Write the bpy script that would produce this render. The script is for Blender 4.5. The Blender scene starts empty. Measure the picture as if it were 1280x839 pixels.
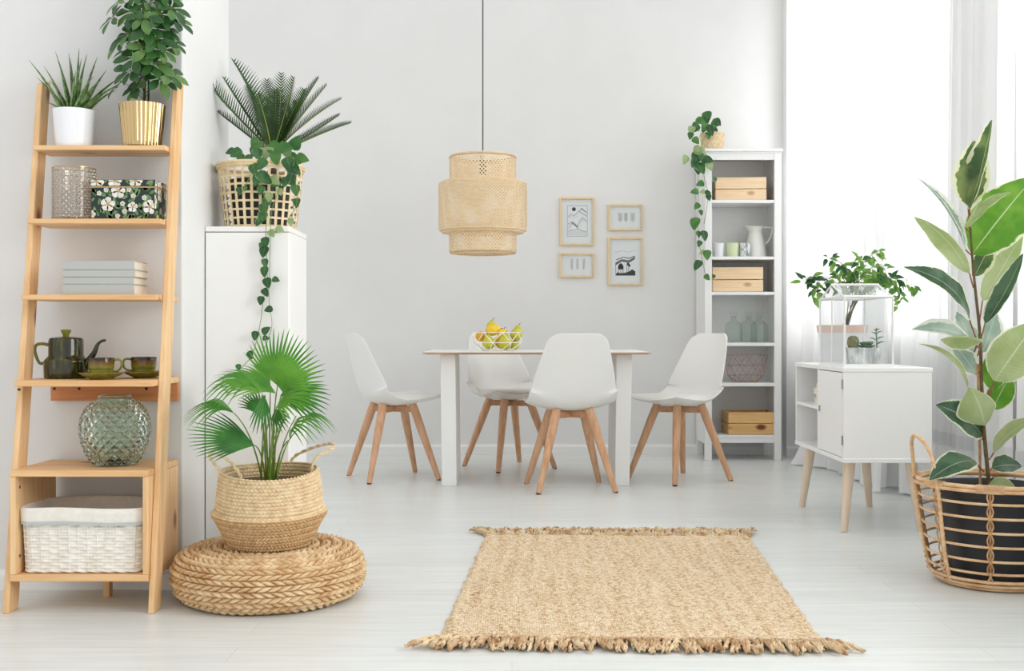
import bpy, math, random
import numpy as np
from mathutils import Vector, Matrix

PI = math.pi
R_ = math.radians
V = Vector
rnd = random.Random(7)
COL = bpy.context.scene.collection
H, F, HY, CX = 0.81, 1400.0, 415.0, 640.0     # eye height, focal length in pixels, horizon row, centre column


def at(px, py, Y):
    """the point of the room that the photograph shows at (px,py), Y metres into the room"""
    return V(((px - CX) * Y / F, Y, H - (py - HY) * Y / F))


def X_(px, Y): return (px - CX) * Y / F
def Z_(py, Y): return H - (py - HY) * Y / F


def lin(c):
    c /= 255.0
    return c / 12.92 if c <= 0.04045 else ((c + 0.055) / 1.055) ** 2.4


def rgb(r, g, b): return (lin(r), lin(g), lin(b), 1.0)


# ------------------------------------------------------------------ materials
class NT:
    def __init__(s, name):
        s.m = bpy.data.materials.new(name)
        s.m.use_nodes = True
        s.t = s.m.node_tree
        s.p = s.t.nodes['Principled BSDF']
        s.out = s.t.nodes['Material Output']

    def n(s, typ, ins=None, **kw):
        nd = s.t.nodes.new(typ)
        for k, v in kw.items(): setattr(nd, k, v)
        for k, v in (ins or {}).items():
            if isinstance(v, bpy.types.NodeSocket): s.t.links.new(v, nd.inputs[k])
            else: nd.inputs[k].default_value = v
        return nd

    def l(s, a, b): s.t.links.new(a, b)

    def coord(s, scale=(1, 1, 1), kind='Object'):
        tc = s.n('ShaderNodeTexCoord')
        return s.n('ShaderNodeMapping', {'Vector': tc.outputs[kind], 'Scale': scale}).outputs[0]

    def ramp(s, fac, stops):
        r = s.n('ShaderNodeValToRGB', {'Fac': fac})
        e = r.color_ramp.elements
        while len(e) < len(stops): e.new(0.5)
        for i, (p, c) in enumerate(stops):
            e[i].position = p
            e[i].color = c
        return r.outputs[0]

    def noise(s, vec, scale, detail=3, rough=.55):
        return s.n('ShaderNodeTexNoise', {'Vector': vec, 'Scale': scale, 'Detail': detail, 'Roughness': rough}).outputs[0]

    def bump(s, h, strength=.3, dist=.005):
        b = s.n('ShaderNodeBump', {'Height': h, 'Strength': strength, 'Distance': dist})
        s.l(b.outputs[0], s.p.inputs['Normal'])
        return b

    def math(s, op, a, b=0.0):
        return s.n('ShaderNodeMath', {0: a, 1: b}, operation=op).outputs[0]


def plain(name, c, rough=.5, metal=0, spec=.5, **kw):
    t = NT(name)
    t.p.inputs['Base Color'].default_value = c
    t.p.inputs['Roughness'].default_value = rough
    t.p.inputs['Metallic'].default_value = metal
    t.p.inputs['Specular IOR Level'].default_value = spec
    for k, v in kw.items(): t.p.inputs[k.replace('_', ' ')].default_value = v
    # a faint tooth so that nothing is perfectly uniform
    nz = t.noise(t.coord(), 40, 2)
    t.bump(nz, .03, .002)
    return t.m


def mottled(name, c1, c2, scale=20, rough=.6, stretch=(1, 1, 1), bump=.1, dist=.003, spec=.4, lo=.35, hi=.65):
    t = NT(name)
    nz = t.noise(t.coord(stretch), scale, 4)
    t.l(t.ramp(nz, [(lo, c1), (hi, c2)]), t.p.inputs['Base Color'])
    t.p.inputs['Roughness'].default_value = rough
    t.p.inputs['Specular IOR Level'].default_value = spec
    t.bump(nz, bump, dist)
    return t.m


def wood(name, base, dark, knot, axis=0, rough=.5, knots=True, k=1.0):
    """long-grained timber with streaks along one axis and a few knots"""
    t = NT(name)
    st = [14 * k, 14 * k, 14 * k]; st[axis] = 1.1 * k
    vec = t.coord(tuple(st))
    n1 = t.noise(vec, 3.2, 5, .6)
    n2 = t.noise(t.coord(), 1.6, 2)
    g = t.math('ADD', t.math('MULTIPLY', n1, .8), t.math('MULTIPLY', n2, .25))
    colr = t.ramp(g, [(.36, dark), (.56, base), (.75, tuple(min(1, x * 1.12) for x in base[:3]) + (1,))])
    if knots:
        s2 = [7.5, 7.5, 7.5]; s2[axis] = 4.2
        vo = t.n('ShaderNodeTexVoronoi', {'Vector': t.coord(tuple(s2)), 'Scale': 1.0})
        kr = t.ramp(vo.outputs['Distance'], [(.10, (1, 1, 1, 1)), (.19, (0, 0, 0, 1))])
        mx = t.n('ShaderNodeMix', {0: kr, 6: colr, 7: knot}, data_type='RGBA')
        colr = mx.outputs[2]
    t.l(colr, t.p.inputs['Base Color'])
    t.p.inputs['Roughness'].default_value = rough
    t.p.inputs['Specular IOR Level'].default_value = .35
    t.bump(n1, .08, .002)
    return t.m


def leafmat(name, c1, c2, trans=.35, rough=.4, scale=25, veins=None, spec=.5):
    t = NT(name)
    nz = t.noise(t.coord(), scale, 3)
    col = t.ramp(nz, [(.35, c1), (.65, c2)])
    t.l(col, t.p.inputs['Base Color'])
    t.p.inputs['Roughness'].default_value = rough
    t.p.inputs['Specular IOR Level'].default_value = spec
    tr = t.n('ShaderNodeBsdfTranslucent', {'Color': col})
    mx = t.n('ShaderNodeMixShader', {0: trans, 1: t.p.outputs[0], 2: tr.outputs[0]})
    t.l(mx.outputs[0], t.out.inputs[0])
    t.bump(nz, .15, .003)
    return t.m


def variegated(name, green, green2, cream, margin=.74, splash=.5, trans=.4, rough=.32):
    """leaf with a ragged pale edge: UV u runs along the leaf, v across (0.5 the midrib)"""
    t = NT(name)
    tc = t.n('ShaderNodeTexCoord')
    sep = t.n('ShaderNodeSeparateXYZ', {0: tc.outputs['UV']})
    v = t.math('ABSOLUTE', t.math('MULTIPLY', t.math('SUBTRACT', sep.outputs[1], .5), 2.0))
    nz = t.noise(t.coord((1, 1, 1)), 26, 3)
    e = t.math('ADD', v, t.math('MULTIPLY', t.math('SUBTRACT', nz, .5), splash))
    m1 = t.ramp(e, [(margin, (0, 0, 0, 1)), (margin + .05, (1, 1, 1, 1))])
    w = t.noise(t.coord((1, 1, 1)), 9, 3)
    g = t.ramp(w, [(.42, green), (.58, green2)])
    mx = t.n('ShaderNodeMix', {0: m1, 6: g, 7: cream}, data_type='RGBA').outputs[2]
    # pale midrib
    rib = t.ramp(v, [(.012, (1, 1, 1, 1)), (.035, (0, 0, 0, 1))])
    mx2 = t.n('ShaderNodeMix', {0: t.math('MULTIPLY', rib, .6), 6: mx, 7: cream}, data_type='RGBA').outputs[2]
    t.l(mx2, t.p.inputs['Base Color'])
    t.p.inputs['Roughness'].default_value = rough
    # side veins as fine ridges
    wv = t.math('SINE', t.math('MULTIPLY', t.math('ADD', sep.outputs[0], t.math('MULTIPLY', v, -.12)), 110.0))
    t.bump(wv, .25, .001)
    tr = t.n('ShaderNodeBsdfTranslucent', {'Color': mx2})
    sh = t.n('ShaderNodeMixShader', {0: trans, 1: t.p.outputs[0], 2: tr.outputs[0]})
    t.l(sh.outputs[0], t.out.inputs[0])
    return t.m


def glass(name, c=(1, 1, 1, 1), rough=0.02, ior=1.45):
    t = NT(name)
    t.p.inputs['Base Color'].default_value = c
    t.p.inputs['Roughness'].default_value = rough
    t.p.inputs['IOR'].default_value = ior
    t.p.inputs['Transmission Weight'].default_value = 1.0
    return t.m


def pane(name, c=(1, 1, 1, 1), refl=.08, rough=.02):
    """thin glass: mostly clear with a mirror-like sheen"""
    t = NT(name)
    tr = t.n('ShaderNodeBsdfTransparent', {'Color': c})
    gl = t.n('ShaderNodeBsdfGlossy', {'Roughness': rough})
    lw = t.n('ShaderNodeLayerWeight', {'Blend': .5})
    f = t.math('ADD', t.math('MULTIPLY', t.math('POWER', lw.outputs['Facing'], 4.0), .45), refl)
    mx = t.n('ShaderNodeMixShader', {0: f, 1: tr.outputs[0], 2: gl.outputs[0]})
    t.l(mx.outputs[0], t.out.inputs[0])
    return t.m


M = {}
M['wall'] = mottled('wall_paint', rgb(230, 230, 229), rgb(233, 233, 232), 3, .85, bump=.02, spec=.2)
M['wall_grey'] = mottled('pale_grey_paint', rgb(226, 226, 225), rgb(229, 229, 228), 3, .85, bump=.02, spec=.2)
M['trim'] = plain('trim_paint', rgb(240, 240, 239), .45)
M['white'] = plain('white_lacquer', rgb(243, 243, 242), .35)
M['white_warm'] = plain('satin_white_paint', rgb(242, 242, 240), .42)
M['white_seat'] = plain('white_moulded_plastic', rgb(240, 240, 237), .3)
M['white_pad'] = plain('white_leatherette', rgb(236, 235, 230), .42)
M['white_pot'] = plain('white_ceramic', rgb(240, 241, 243), .25)
M['pine_x'] = wood('pine_along_shelf', rgb(234, 192, 142), rgb(220, 168, 112), rgb(140, 76, 40), 0)
M['pine_y'] = wood('pine_along_depth', rgb(236, 198, 152), rgb(224, 178, 126), rgb(140, 76, 40), 1)
M['pine_z'] = wood('pine_upright', rgb(236, 198, 150), rgb(222, 174, 120), rgb(140, 76, 40), 2)
M['pine_red'] = wood('reddish_pine_batten', rgb(208, 142, 92), rgb(186, 116, 68), rgb(96, 50, 28), 0)
M['crate'] = wood('pale_crate_pine', rgb(244, 216, 178), rgb(236, 200, 158), rgb(160, 100, 56), 0)
M['crate_gold'] = wood('golden_crate_pine', rgb(232, 190, 130), rgb(214, 164, 100), rgb(120, 66, 34), 0)
M['beech'] = wood('beech', rgb(218, 172, 136), rgb(200, 150, 112), rgb(150, 100, 70), 2, .45, False)
M['beech_x'] = wood('beech_bar', rgb(206, 158, 120), rgb(188, 138, 100), rgb(150, 100, 70), 0, .45, False)
M['birch'] = wood('pale_birch', rgb(226, 206, 184), rgb(210, 188, 162), rgb(150, 100, 70), 2, .5, False)
M['oak_frame'] = wood('light_oak_frame', rgb(232, 208, 168), rgb(220, 194, 150), rgb(150, 100, 70), 2, .5, False)
M['ply'] = wood('ply_edge', rgb(206, 170, 134), rgb(180, 142, 104), rgb(150, 100, 70), 0, .6, False)
M['bamboo'] = mottled('bamboo_strip', rgb(248, 226, 190), rgb(238, 210, 166), 30, .5, (1, 1, 3))
M['rattan'] = mottled('peeled_rattan', rgb(232, 200, 158), rgb(208, 164, 118), 22, .42, (1, 1, 2.5))
M['rattan_dark'] = mottled('rattan_binding', rgb(214, 174, 128), rgb(170, 122, 78), 30, .45)
M['cane_pale'] = mottled('pale_cane', rgb(240, 222, 186), rgb(222, 198, 154), 26, .5)
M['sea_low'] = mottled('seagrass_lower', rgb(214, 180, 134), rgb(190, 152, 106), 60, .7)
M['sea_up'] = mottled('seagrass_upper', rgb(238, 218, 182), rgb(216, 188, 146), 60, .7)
M['hyacinth'] = mottled('water_hyacinth_braid', rgb(238, 214, 174), rgb(200, 158, 108), 22, .6, lo=.3, hi=.7)
M['hyacinth_in'] = plain('dark_seagrass_soil', rgb(96, 74, 46), .9)
M['wicker'] = mottled('white_painted_wicker', rgb(246, 243, 236), rgb(232, 226, 214), 50, .6)
M['linen'] = mottled('white_linen', rgb(240, 236, 228), rgb(232, 227, 217), 60, .9)
M['linen_grey'] = plain('grey_ribbon', rgb(190, 196, 196), .85)
M['soil'] = mottled('potting_soil', rgb(60, 44, 32), rgb(92, 72, 52), 60, .95, bump=.8, dist=.01)
M['black_pot'] = plain('matt_black_plastic', rgb(34, 36, 40), .42)
M['black'] = plain('black_paint', rgb(22, 22, 24), .5)
M['dark'] = plain('dark_gap', rgb(60, 60, 62), .6)
M['cord'] = plain('grey_black_cord', rgb(70, 70, 72), .6)
M['steel'] = plain('brushed_steel', rgb(170, 170, 170), .3, 1)
M['gold'] = plain('polished_brass', rgb(206, 180, 132), .2, 1)
M['goldrim'] = plain('gilt_rim', rgb(214, 186, 120), .25, 1)
M['copper'] = plain('copper_wire', rgb(204, 156, 136), .4, .5)
M['wire_white'] = plain('white_wire', rgb(246, 244, 240), .4)
M['book_grey'] = plain('grey_green_book_cloth', rgb(184, 186, 182), .75)
M['page'] = mottled('paper_edges', rgb(240, 232, 216), rgb(228, 216, 196), 60, .8, (1, 1, 14))
M['paper'] = plain('white_paper', rgb(236, 239, 240), .8)
M['ink'] = plain('black_ink', rgb(44, 46, 48), .8)
M['ink_grey'] = plain('grey_ink', rgb(150, 154, 156), .8)
M['ink_pale'] = plain('pale_grey_ink', rgb(196, 200, 202), .8)
M['cup_green'] = plain('pale_green_glaze', rgb(214, 226, 184), .3)
M['cup_pattern'] = mottled('grey_leaf_print', rgb(232, 234, 234), rgb(150, 156, 158), 90, .35, (1, 1, .3), bump=.01, lo=.48, hi=.54)
M['enamel'] = plain('cream_enamel', rgb(236, 236, 228), .25)
M['zinc'] = mottled('whitewashed_zinc', rgb(232, 234, 234), rgb(176, 180, 180), 40, .5, (1, 1, .35), lo=.4, hi=.6)
M['peach'] = plain('peach_clay', rgb(236, 204, 186), .7)
M['cell_tint'] = pane('amber_tinted_glass', (0.80, 0.74, 0.66, 1), .30, .15)
M['glass_green'] = glass('sea_green_glass', (0.78, 0.9, 0.82, 1))
M['glass_grey'] = pane('smoky_clear_glass', (0.95, 0.93, 0.90, 1), .10, .10)
M['glass_clear'] = pane('bottle_glass', (0.955, 0.975, 0.965, 1), .025)
M['pane'] = pane('thin_pane', (0.985, 0.99, 0.99, 1), .02)
M['stem'] = leafmat('green_stem', rgb(96, 128, 50), rgb(130, 156, 70), .1)
M['stem_brown'] = mottled('brown_green_stem', rgb(108, 96, 50), rgb(84, 58, 40), 30, .6)
M['stem_red'] = plain('reddish_petiole', rgb(150, 84, 70), .5)
M['aloe'] = leafmat('speckled_aloe', rgb(58, 92, 46), rgb(128, 158, 92), .1, .45, 90)
M['scheff'] = leafmat('umbrella_leaf', rgb(38, 80, 38), rgb(62, 110, 50), .25, .35, 12)
M['scheff2'] = leafmat('umbrella_leaf_light', rgb(84, 128, 66), rgb(116, 152, 84), .3, .35, 12)
M['cycad'] = leafmat('cycad_leaflet', rgb(30, 62, 28), rgb(62, 98, 40), .2, .35, 20)
M['cycad_rib'] = plain('cycad_midrib', rgb(150, 164, 70), .5)
M['palm'] = leafmat('fan_palm_blade', rgb(70, 142, 42), rgb(116, 178, 64), .45, .4, 10)
M['palm_dark'] = leafmat('fan_palm_blade_deep', rgb(40, 104, 36), rgb(70, 140, 50), .35, .4, 10)
M['pothos'] = variegated('satin_heart_leaf', rgb(34, 82, 40), rgb(62, 112, 56), rgb(150, 180, 140), .95, .9, .2, .4)
M['pothos_pale'] = leafmat('pale_heart_leaf', rgb(150, 176, 118), rgb(178, 198, 146), .4, .5, 12)
M['pothos_green'] = leafmat('green_heart_leaf', rgb(52, 110, 52), rgb(96, 146, 74), .35, .4, 12)
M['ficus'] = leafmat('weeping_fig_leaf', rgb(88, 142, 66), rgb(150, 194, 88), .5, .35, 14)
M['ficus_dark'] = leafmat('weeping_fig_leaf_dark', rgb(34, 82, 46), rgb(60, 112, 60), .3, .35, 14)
M['succ'] = leafmat('succulent_skin', rgb(116, 146, 116), rgb(78, 112, 78), .1, .5, 50)
M['cactus'] = mottled('cactus_skin', rgb(96, 112, 66), rgb(150, 140, 112), 80, .7)
CREAM = rgb(232, 234, 196)
M['rub_var'] = variegated('rubber_leaf_splashed', rgb(74, 104, 58), rgb(132, 150, 88), CREAM, .72, .7)
M['rub_green'] = variegated('rubber_leaf_bright', rgb(92, 150, 44), rgb(122, 172, 62), CREAM, .9, .35, .55)
M['rub_dark'] = variegated('rubber_leaf_dark', rgb(40, 76, 52), rgb(76, 108, 76), rgb(216, 224, 190), .86, .5, .2)
M['rub_under'] = variegated('rubber_leaf_underside', rgb(166, 184, 124), rgb(184, 198, 146), rgb(238, 240, 216), .9, .2, .45, .5)
M['rub_silver'] = variegated('rubber_leaf_silver', rgb(150, 176, 160), rgb(186, 204, 188), rgb(238, 242, 230), .6, .9, .35)
M['pear'] = mottled('green_pear_skin', rgb(178, 184, 50), rgb(214, 204, 74), 18, .4)
M['lemon'] = mottled('yellow_quince_skin', rgb(240, 196, 30), rgb(248, 214, 60), 18, .4)
M['pear_yel'] = mottled('blushed_pear_skin', rgb(222, 190, 56), rgb(226, 160, 50), 12, .4)
M['box_dark'] = plain('dark_green_box_paper', rgb(26, 46, 40), .5)
M['petal'] = mottled('cream_petals', rgb(238, 236, 226), rgb(212, 206, 192), 60, .6)
M['petal_eye'] = plain('ochre_flower_eye', rgb(190, 150, 70), .6)
M['box_leaf'] = mottled('printed_leaves', rgb(70, 104, 62), rgb(128, 154, 106), 50, .6)
M['tan_line'] = plain('tan_edging', rgb(196, 156, 104), .5)
M['jute_fr'] = mottled('jute_fringe_yarn', rgb(232, 212, 176), rgb(172, 128, 84), 26, .9, lo=.35, hi=.68)


def make_glaze():
    """green-brown pottery glaze, darker near the rim of each band"""
    t = NT('green_brown_glaze')
    nz = t.noise(t.coord((3, 3, .7)), 22, 3)
    t.l(t.ramp(nz, [(.35, rgb(26, 28, 14)), (.55, rgb(52, 54, 20)), (.74, rgb(104, 100, 34))]), t.p.inputs['Base Color'])
    t.p.inputs['Roughness'].default_value = .12
    t.p.inputs['Coat Weight'].default_value = .15
    t.p.inputs['Coat Roughness'].default_value = .05
    return t.m


M['glaze'] = make_glaze()
M['glaze_rim'] = plain('dark_brown_glaze', rgb(52, 34, 22), .12)
M['glaze_olive'] = mottled('olive_glaze', rgb(140, 136, 54), rgb(112, 108, 36), 30, .15, bump=.01)


def make_floor():
    t = NT('whitewashed_floor_boards')
    vec = t.coord((1, 1, 1))
    br = t.n('ShaderNodeTexBrick', {'Vector': vec, 'Color1': (.4, .4, .4, 1), 'Color2': (.6, .6, .6, 1), 'Mortar': (0, 0, 0, 1),
                                    'Scale': 1.0, 'Mortar Size': .0012, 'Mortar Smooth': .3, 'Brick Width': 1.9, 'Row Height': .125})
    br.offset = .37
    g = t.noise(t.coord((1.2, 16, 1)), 2.4, 5, .6)
    base = t.ramp(g, [(.3, rgb(220, 223, 219)), (.55, rgb(230, 233, 231)), (.75, rgb(236, 239, 237))])
    sepc = t.n('ShaderNodeSeparateColor', {0: br.outputs[0]})
    k = t.ramp(sepc.outputs[0], [(0, rgb(200, 197, 190)), (.4, rgb(238, 237, 235)), (.6, rgb(250, 250, 250))])
    mx = t.n('ShaderNodeMix', {0: 1.0, 6: base, 7: k}, data_type='RGBA', blend_type='MULTIPLY')
    mx2 = t.n('ShaderNodeMix', {0: .5, 6: base, 7: mx.outputs[2]}, data_type='RGBA')
    t.l(mx2.outputs[2], t.p.inputs['Base Color'])
    t.p.inputs['Roughness'].default_value = .3
    t.l(t.math('ADD', t.math('MULTIPLY', g, .2), .22), t.p.inputs['Roughness'])
    t.p.inputs['Specular IOR Level'].default_value = .5
    t.bump(br.outputs['Fac'], -.15, .001)
    return t.m


def make_rug():
    t = NT('jute_weave')
    vec = t.coord((1, 1, 1))
    vo = t.n('ShaderNodeTexVoronoi', {'Vector': t.coord((150, 95, 1)), 'Scale': 1.0, 'Randomness': .75})
    sp = t.n('ShaderNodeSeparateColor', {0: vo.outputs['Color']})
    streak = t.noise(t.coord((34, 2.2, 1)), 1.0, 3)
    big = t.noise(t.coord((60, 40, 1)), 1.0, 4)
    a = t.math('ADD', t.math('MULTIPLY', sp.outputs[0], .42), t.math('MULTIPLY', streak, .45))
    a = t.math('ADD', a, t.math('MULTIPLY', big, .3))
    c = t.ramp(a, [(.22, rgb(132, 92, 60)), (.35, rgb(196, 162, 122)), (.56, rgb(226, 200, 164)), (.85, rgb(242, 226, 200))])
    t.l(c, t.p.inputs['Base Color'])
    t.p.inputs['Roughness'].default_value = .95
    t.p.inputs['Specular IOR Level'].default_value = .1
    hh = t.math('SUBTRACT', 1.0, vo.outputs['Distance'])
    t.bump(hh, .9, .006)
    return t.m


def make_curtain(name, body=.55, clear=.25, c=(0.93, 0.94, 0.95, 1)):
    t = NT(name)
    df = t.n('ShaderNodeBsdfDiffuse', {'Color': c})
    tl = t.n('ShaderNodeBsdfTranslucent', {'Color': c})
    a = t.n('ShaderNodeMixShader', {0: body, 1: df.outputs[0], 2: tl.outputs[0]})
    tp = t.n('ShaderNodeBsdfTransparent')
    b = t.n('ShaderNodeMixShader', {0: clear, 1: a.outputs[0], 2: tp.outputs[0]})
    t.l(b.outputs[0], t.out.inputs[0])
    return t.m


M['floor'] = make_floor()
M['rug'] = make_rug()
M['curtain'] = make_curtain('sheer_white_voile', .24, .05, (0.97, 0.975, 0.975, 1))
M['curtain_lace'] = make_curtain('denser_lace_band', .35, .05, (0.86, 0.87, 0.88, 1))


# ------------------------------------------------------------------ mesh building
ORG = {}


class MB:
    def __init__(s): s.v, s.f, s.m, s.uv = [], [], [], {}

    def box(s, x0, x1, y0, y1, z0, z1, m=0):
        s.hexa([(x0, y0, z0), (x1, y0, z0), (x1, y1, z0), (x0, y1, z0), (x0, y0, z1), (x1, y0, z1), (x1, y1, z1), (x0, y1, z1)], m)
        return s

    def hexa(s, p, m=0):
        """eight corners: bottom ring then top ring"""
        b = len(s.v)
        s.v += [tuple(q) for q in p]
        for f in ((3, 2, 1, 0), (4, 5, 6, 7), (0, 1, 5, 4), (1, 2, 6, 5), (2, 3, 7, 6), (3, 0, 4, 7)):
            s.f.append(tuple(b + i for i in f)); s.m.append(m)
        return s

    def poly(s, pts, m=0):
        b = len(s.v)
        s.v += [tuple(q) for q in pts]
        s.f.append(tuple(range(b, b + len(pts)))); s.m.append(m)
        return s

    def grid(s, P, cu=False, cv=False, m=0, uv=False):
        """P[nv][nu] of points; cu/cv close the loops"""
        P = np.asarray(P, dtype=float)
        nv, nu = P.shape[:2]
        b = len(s.v)
        s.v += [tuple(q) for q in P.reshape(-1, 3).tolist()]
        for j in range(nv if cv else nv - 1):
            j2 = (j + 1) % nv
            for i in range(nu if cu else nu - 1):
                i2 = (i + 1) % nu
                s.f.append((b + j * nu + i, b + j * nu + i2, b + j2 * nu + i2, b + j2 * nu + i)); s.m.append(m)
        if uv:
            for j in range(nv):
                for i in range(nu):
                    s.uv[b + j * nu + i] = (j / (nv - 1), i / (nu - 1))
        return s

    def tube(s, pts, r, n=8, m=0, closed=False, cap=True, flat=1.0):
        pts = [V(p) for p in pts]
        N = len(pts)
        if not hasattr(r, '__len__'): r = [r] * N
        rings = []
        prev = None
        for i, p in enumerate(pts):
            if closed: d = pts[(i + 1) % N] - pts[(i - 1) % N]
            else: d = pts[min(i + 1, N - 1)] - pts[max(i - 1, 0)]
            d = d.normalized() if d.length > 1e-9 else V((0, 0, 1))
            if prev is None:
                a = V((0, 0, 1)) if abs(d.z) < .9 else V((1, 0, 0))
                a = (a - d * a.dot(d)).normalized()
            else:
                a = prev - d * prev.dot(d)
                a = a.normalized() if a.length > 1e-6 else V((1, 0, 0))
            prev = a
            bb = d.cross(a)
            rings.append([tuple(p + (a * math.cos(2 * PI * k / n) * flat + bb * math.sin(2 * PI * k / n)) * r[i]) for k in range(n)])
        b = len(s.v)
        s.grid(rings, True, closed, m)
        if cap and not closed:
            s.f.append(tuple(b + k for k in reversed(range(n)))); s.m.append(m)
            s.f.append(tuple(b + (N - 1) * n + k for k in range(n))); s.m.append(m)
        return s

    def lathe(s, prof, c, n=40, m=0, capb=False, capt=False, disp=None):
        c = V(c)
        P = []
        for j, (r, z) in enumerate(prof):
            row = []
            for i in range(n):
                a = 2 * PI * i / n
                rr, zz = r, z
                if disp: rr += disp(i / n, j / (len(prof) - 1), r)
                row.append((c.x + rr * math.cos(a), c.y + rr * math.sin(a), c.z + zz))
            P.append(row)
        b = len(s.v)
        s.grid(P, True, False, m)
        if capb: s.f.append(tuple(b + k for k in reversed(range(n)))); s.m.append(m)
        if capt: s.f.append(tuple(b + (len(prof) - 1) * n + k for k in range(n))); s.m.append(m)
        return s

    def ball(s, c, rx, ry=None, rz=None, n=14, m=0):
        ry = rx if ry is None else ry; rz = rx if rz is None else rz
        c = V(c)
        P = []
        for j in range(n // 2 + 1):
            t = -PI / 2 + PI * j / (n // 2)
            t = max(-PI / 2 + .02, min(PI / 2 - .02, t))
            P.append([(c.x + rx * math.cos(t) * math.cos(2 * PI * i / n), c.y + ry * math.cos(t) * math.sin(2 * PI * i / n), c.z + rz * math.sin(t)) for i in range(n)])
        s.grid(P, True, False, m)
        return s

    def xform(s, mat, start=0):
        for i in range(start, len(s.v)): s.v[i] = tuple(mat @ V(s.v[i]))
        return s

    def leaf(s, base, tip, width, nrm, bend=0.0, fold=0.0, shape='ovate', m=0, n=8, wave=0.0, curl=0.0):
        base, tip, nrm = V(base), V(tip), V(nrm)
        d = tip - base
        L = d.length
        dn = d.normalized()
        nrm = nrm - dn * nrm.dot(dn)
        if nrm.length < 1e-4: nrm = dn.orthogonal()
        nrm.normalize()
        side = dn.cross(nrm).normalized()
        ctrl = (base + tip) / 2 + nrm * bend * L * 2
        rows = []
        for j in range(n + 1):
            t = j / n
            p = base * (1 - t) ** 2 + ctrl * 2 * t * (1 - t) + tip * t * t
            tan = ((ctrl - base) * (1 - t) + (tip - ctrl) * t).normalized()
            up = side.cross(tan).normalized()
            if up.dot(nrm) < 0: up = -up
            w = wprof(shape, t) * width * .5
            row = []
            for q in (-1, -.5, 0, .5, 1):
                z = fold * abs(q) * w + wave * w * math.sin(t * 17 + q * 2) * abs(q) + curl * w * (q * q)
                row.append(tuple(p + side * q * w * math.cos(min(1.2, abs(fold) * .5)) + up * z))
            rows.append(row)
        s.grid(rows, m=m, uv=True)
        return s

    def build(s, name, mat, parent=None, org=None, bevel=0, sub=0, solid=0, smooth=True, angle=38):
        if parent is not None: o0 = V(ORG[parent.name])
        else: o0 = V(org) if org is not None else V((0, 0, 0))
        me = bpy.data.meshes.new(name)
        vs = (np.array(s.v, dtype=float) - np.array(o0)[None, :]).tolist()
        me.from_pydata(vs, [], s.f)
        mats = mat if isinstance(mat, (list, tuple)) else [mat]
        for q in mats: me.materials.append(M[q] if isinstance(q, str) else q)
        if any(s.m): me.polygons.foreach_set('material_index', s.m)
        if s.uv:
            ul = me.uv_layers.new(name='UVMap')
            for lp in me.loops:
                ul.data[lp.index].uv = s.uv.get(lp.vertex_index, (0, 0))
        me.update()
        if smooth:
            me.polygons.foreach_set('use_smooth', [True] * len(me.polygons))
            me.set_sharp_from_angle(angle=math.radians(angle))
        ob = bpy.data.objects.new(name, me)
        COL.objects.link(ob)
        if parent is not None: ob.parent = parent
        else: ob.location = o0
        ORG[ob.name] = tuple(o0)
        if bevel:
            bv = ob.modifiers.new('edge', 'BEVEL'); bv.width = bevel; bv.segments = 2; bv.limit_method = 'ANGLE'
        if sub:
            sb = ob.modifiers.new('sub', 'SUBSURF'); sb.levels = sub; sb.render_levels = sub
        if solid:
            so = ob.modifiers.new('thick', 'SOLIDIFY'); so.thickness = solid; so.offset = 0
        return ob


def wprof(shape, t):
    if shape == 'ovate': return max(.02, math.sin(PI * t ** .8)) ** .75
    if shape == 'heart':
        return .30 if t <= 0 else max(.02, math.sin(PI * min(1, .04 + .96 * t) ** .62)) ** .75
    if shape == 'lance': return max(.02, math.sin(PI * t ** .7)) ** 1.0
    if shape == 'spear': return max(.02, (1 - t) ** .8) * (.9 + .1 * t)
    if shape == 'obovate': return max(.03, math.sin(PI * t ** 1.35)) ** .7
    if shape == 'strap': return max(.05, min(1, t / .08, (1 - t) / .25 + .02))
    return 1.0


def tag(o, label, cat, group=None, kind=None):
    o['label'] = label
    o['category'] = cat
    if group: o['group'] = group
    if kind: o['kind'] = kind
    return o


def thing(name, label, cat, loc, group=None, rz=0):
    o = bpy.data.objects.new(name, None)
    o.empty_display_size = .05
    COL.objects.link(o)
    o.location = loc
    o.rotation_euler = (0, 0, rz)
    ORG[o.name] = tuple(loc)
    return tag(o, label, cat, group)


def struct(o, label=None):
    o['kind'] = 'structure'
    if label: o['label'] = label
    return o


def copy_thing(root, loc, rz=0, label=None):
    r = root.copy(); COL.objects.link(r)
    r.location = loc; r.rotation_euler = (0, 0, rz)
    if label: r['label'] = label
    ORG[r.name] = tuple(loc)

    def rec(src, dst):
        for ch in list(src.children):
            c = ch.copy(); COL.objects.link(c); c.parent = dst
            rec(ch, c)
    rec(root, r)
    return r


def bez(p0, p1, p2, n=10):
    p0, p1, p2 = V(p0), V(p1), V(p2)
    return [p0 * (1 - t) ** 2 + p1 * 2 * t * (1 - t) + p2 * t * t for t in [i / n for i in range(n + 1)]]


def spline(pts, n=6):
    """Catmull-Rom through points"""
    pts = [V(p) for p in pts]
    out = []
    for i in range(len(pts) - 1):
        a, b, c, d = pts[max(i - 1, 0)], pts[i], pts[i + 1], pts[min(i + 2, len(pts) - 1)]
        for k in range(n):
            t = k / n
            out.append(.5 * ((2 * b) + (c - a) * t + (2 * a - 5 * b + 4 * c - d) * t * t + (3 * b - a - 3 * c + d) * t ** 3))
    out.append(pts[-1])
    return out


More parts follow.
